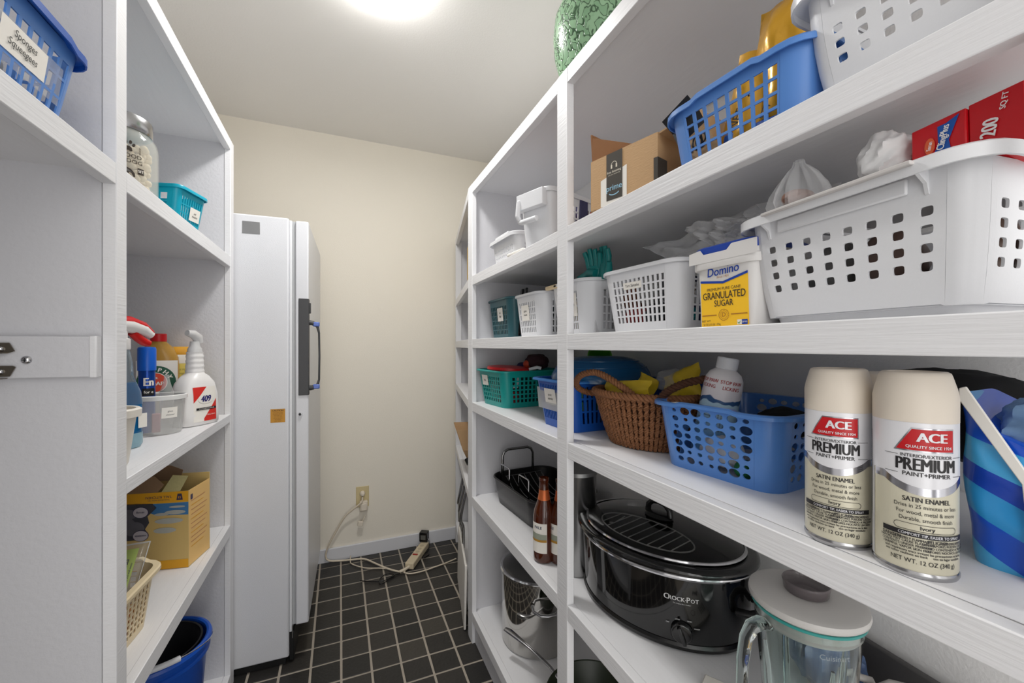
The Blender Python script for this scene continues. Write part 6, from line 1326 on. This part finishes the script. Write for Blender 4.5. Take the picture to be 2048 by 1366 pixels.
for k in range(3):
    obj('socket', MB().lathe([(0.011, 0), (0.011, 0.001)], 16), mat('aged_cream_dark', (186, 172, 146), 0.5), t, loc=(0, 0.125+k*0.035, 0.034))
mb = MB(); mb.tube(smooth_path([(0.0, 0.0, 0.016), (-0.012, -0.022, 0.014), (-0.035, -0.040, 0.008)]), 0.0075, 8); obj('strain_relief', mb, M_cord, t, smooth=60)
STRIP = t
pc = (obj('power_cord', MB().tube(smooth_path([(0.117, 2.462, 0.345), (0.1105, 2.45, 0.322), (0.068, 2.455, 0.288), (0.026, 2.465, 0.25), (-0.02, 2.474, 0.172), (-0.062, 2.474, 0.09), (-0.072, 2.472, 0.045), (-0.055, 2.466, 0.02), (0.0, 2.462, 0.011), (0.055, 2.45, 0.0105), (0.125, 2.43, 0.0105), (0.18, 2.355, 0.0105), (0.234, 2.278, 0.0105), (0.286, 2.225, 0.0105), (0.318, 2.215, 0.012)]), 0.0048, 8), M_cord, STRIP, smooth=60))
pc.matrix_parent_inverse = (Matrix.Translation((0.340, 2.232, 0.0055)) @ Matrix.Rotation(deg(-30.5), 4, 'Z')).inverted()
tag(obj('plug_head', MB().lathe([(0.014, 0), (0.015, 0.006), (0.011, 0.022), (0.006, 0.03)], 20), mat('warm_white_plastic', (222, 212, 196), 0.4), None, loc=(0.118, 2.491, 0.359), rot=(PI/2, 0, 0)), 'round white plug in the upper outlet', 'plug')
tag(obj('thin_cord', MB().tube(smooth_path([(0.055, 2.478, 0.02), (0.053, 2.449, 0.009), (0.0605, 2.405, 0.0085), (0.124, 2.335, 0.0085), (0.20, 2.30, 0.0085), (0.25, 2.27, 0.0085)]), 0.0028, 8), M_cord, None, smooth=60), 'thin cream cord curving in front of the baseboard left of the strip', 'cord')
tag(obj('thin_cord', MB().tube(smooth_path([(0.31, 2.21, 0.0085), (0.33, 2.19, 0.0085), (0.363, 2.182, 0.0085), (0.415, 2.186, 0.0085), (0.472, 2.2, 0.0085), (0.53, 2.215, 0.0085), (0.60, 2.24, 0.0085)]), 0.0035, 8), M_cord, None, smooth=60), 'thin cream cord running right from the power strip to the far shelves', 'cord')
t = thing('black_adapter', 'black power adapter on the far end of the power strip', 'adapter', (0.462, 2.452, 0.042), deg(-30))
obj('adapter_block', MB().box(-0.024, 0.024, -0.02, 0.02, 0, 0.055), M_black, t, bevel=0.003)
obj('rating_label', MB().box(-0.015, 0.015, -0.0206, -0.02, 0.014, 0.04), mat('grey_label', (96, 96, 92), 0.5), t)
obj('adapter_lead', MB().tube(smooth_path([(0.024, 0, 0.012), (0.036, -0.01, 0.0), (0.04, -0.05, -0.034), (0.02, -0.09, -0.034), (0.04, -0.13, -0.034), (0.06, -0.09, -0.034)]), 0.0028, 6), M_black, t, smooth=60)

bc = (obj('black_cord', MB().tube(smooth_path([(0.29, 2.21, 0.008), (0.25, 2.20, 0.008), (0.215, 2.16, 0.008), (0.185, 2.15, 0.008), (0.19, 2.20, 0.008), (0.23, 2.23, 0.009), (0.26, 2.20, 0.009), (0.20, 2.17, 0.009), (0.13, 2.197, 0.008), (0.094, 2.22, 0.008)]), 0.0025, 8), M_black, t, smooth=60))
bc.matrix_parent_inverse = (Matrix.Translation((0.462, 2.452, 0.042)) @ Matrix.Rotation(deg(-30), 4, 'Z')).inverted()

# ================================================================== narrow angled bay by the back wall
def far(s, dpt, z):   # s along the angled front from its near post, dpt behind it
    return (0.49+s*math.sin(A)+dpt*math.cos(A), 1.633+s*math.cos(A)-dpt*math.sin(A), z)
tag(obj('yellow_board', MB().box(0, 0.015, 0.05, 0.5, 0, 0.27), mat('mustard_board', (196, 164, 92), 0.6), None, loc=far(0.12, 0.05, ZA), rot=(0, 0, -A), bevel=0.002), 'mustard yellow board standing on the top shelf of the angled bay', 'board')
tag(obj('white_carton', MB().box(0, 0.1, 0, 0.25, 0, 0.19), M_lab, None, loc=far(0.1, 0.075, ZA), rot=(0, 0, -A), bevel=0.002), 'white carton beside the mustard board in the angled bay', 'box')
tag(obj('grey_binder', MB().box(0, 0.08, 0, 0.2, 0, 0.17), mat('binder_grey', (130, 128, 126), 0.6), None, loc=far(0.1, 0.06, ZM), rot=(0, 0, -A), bevel=0.002), 'grey binder in the angled bay at eye level', 'binder')
tag(obj('dark_pole', MB().tube([(0, 0, 0), (0, 0, 0.2)], 0.009, 12), mat('dark_brown_plastic', (44, 30, 28), 0.5), None, loc=far(0.06, 0.035, ZB), rot=(0, 0, 0)), 'dark brown rod standing in the angled bay', 'rod')
crumple('lime_wrapper', mat('lime_wrapper', (176, 190, 90), 0.5), far(0.075, 0.03, ZB+0.02), 0.02, (1, 1, 0.8), 'lime green wrapper at the edge of the angled bay', 'wrapper', 70, amp=0.3)
t = thing('paper_bag', 'brown kraft paper bag poking out of the angled bay', 'bag', far(0.30, 0.022, ZC+0.06), -A)
mb = MB(); mb.loft([[Vector((x*k+o_, y*k, z)) for x, y in rrect(0.10, 0.20, 0.005, 2)] for k, z, o_ in ((0.6, 0, 0.03), (0.85, 0.06, 0.015), (1.0, 0.16, -0.01))], True, True, False); obj('bag_skin', mb, M_card, t, solid=0.001, smooth=0)
obj('dark_mouth', MB().tube([(-0.01, -0.08, 0.02), (0.0, -0.095, 0.0)], 0.012, 8), M_black, t)
tag(obj('grey_crate', MB().box(0, 0.1, 0, 0.25, 0, 0.10), mat('crate_grey', (190, 190, 194), 0.4), None, loc=far(0.12, 0.03, ZC), rot=(0, 0, -A), bevel=0.003), 'light grey crate under the paper bag', 'crate')
t = thing('folding_trolley', 'silver tubular frame leaning out of the lower angled bay', 'frame', far(0.12, 0.0, 0.13), -A)
for i, (y0_, y1_, x_) in enumerate(((0.0, 0.12, -0.002), (0.1, 0.3, 0.0), (0.2, 0.42, 0.002))):
    obj('frame_tube', MB().tube(smooth_path([(x_, y0_, 0.42), (x_-0.02, y0_+0.02, 0.3), (x_-0.005, y1_-0.05, 0.24), (x_, y1_, 0.12)]), 0.007, 8), M_steel, t, smooth=60)
tag(obj('white_board', MB().box(-0.005, 0.005, 0.0, 0.40, 0.0, 0.27), mat('cutting_board_white', (224, 220, 214), 0.5), None, loc=far(0.03, -0.012, 0.006), rot=(0, deg(1), -A), bevel=0.003), 'white board standing on the floor against the angled bay', 'board')
# ================================================================== sub-parts: small pieces move under the part that carries them
SUB = {
 'slow_cooker': {'glass_lid': ('lid_rim', 'knob_base', 'knob_loop'), 'cooker_shell': ('chrome_band', 'side_handle', 'front_print', 'dial')},
 'blender_jar': {'jar_glass': ('glass_rib', 'glass_handle', 'raised_lettering'), 'blender_lid': ('lid_seal', 'smoked_cap')},
 'spray_can': {'can_body': ('can_label', 'metal_foot')},
 'sugar_tub': {'tub_body': ('sugar_label',), 'lid_skirt': ('blue_lid_band', 'lid_front')},
 'upright_freezer': {'freezer_door': ('handle_strip', 'pull_handle', 'blue_tape', 'door_latch', 'key_lock', 'key_slot', 'gasket'), 'freezer_cabinet': ('grey_plate', 'plate_corner', 'caution_sticker', 'seam_trim')},
 'stock_pot': {'pot_body': ('pot_handle',), 'lid_glass': ('lid_band', 'lid_knob')},
 'bucket': {'bucket_wall': ('bucket_rim', 'rim_ring'), 'wire_bail': ('white_grip',)},
 'spray_bottle': {'bottle_body': ('bottle_label',), 'nozzle_tube': ('spray_head',), 'trigger_housing': ('red_top', 'trigger'), 'bottle_upper': ('back_label',)},
 'bag_carton': {'carton_walls': ('carton_print', 'torn_flap', 'paper_tab')},
 'cardboard_box': {'box_walls': ('flap', 'printed_tape', 'shipping_label', 'side_tape')},
 'basket': {'basket_body': ('paper_label', 'clear_tape', 'clear_pocket')},
 'treat_jar': {'jar_glass': ('jar_print',)}, 'wall_outlet': {'cover_plate': ('receptacle', 'plate_screw')},
 'power_strip': {'strip_body': ('red_switch', 'socket')}, 'soap_bottle': {'bottle_body': ('bottle_label',)},
 'medicine_bottle': {'bottle_body': ('bottle_lettering',)}, 'beer_bottle': {'amber_glass': ('paper_label', 'neck_foil')},
 'frosted_tub': {'tub_wall': ('paper_label',)}, 'frying_pan': {'pan_outside': ('long_handle', 'helper_loop')}, 'wicker_basket': {'braided_rim': ('rope_handle',)},
}
stem = lambda o: o.name.split('.')[0]
for o in [x for x in bpy.data.objects if x.parent is None and stem(x) in SUB]:
    kids = list(o.children)
    for host, names in SUB[stem(o)].items():
        hs = [k for k in kids if stem(k) == host]
        if not hs: continue
        for k in kids:
            if stem(k) in names: k.parent = hs[0]
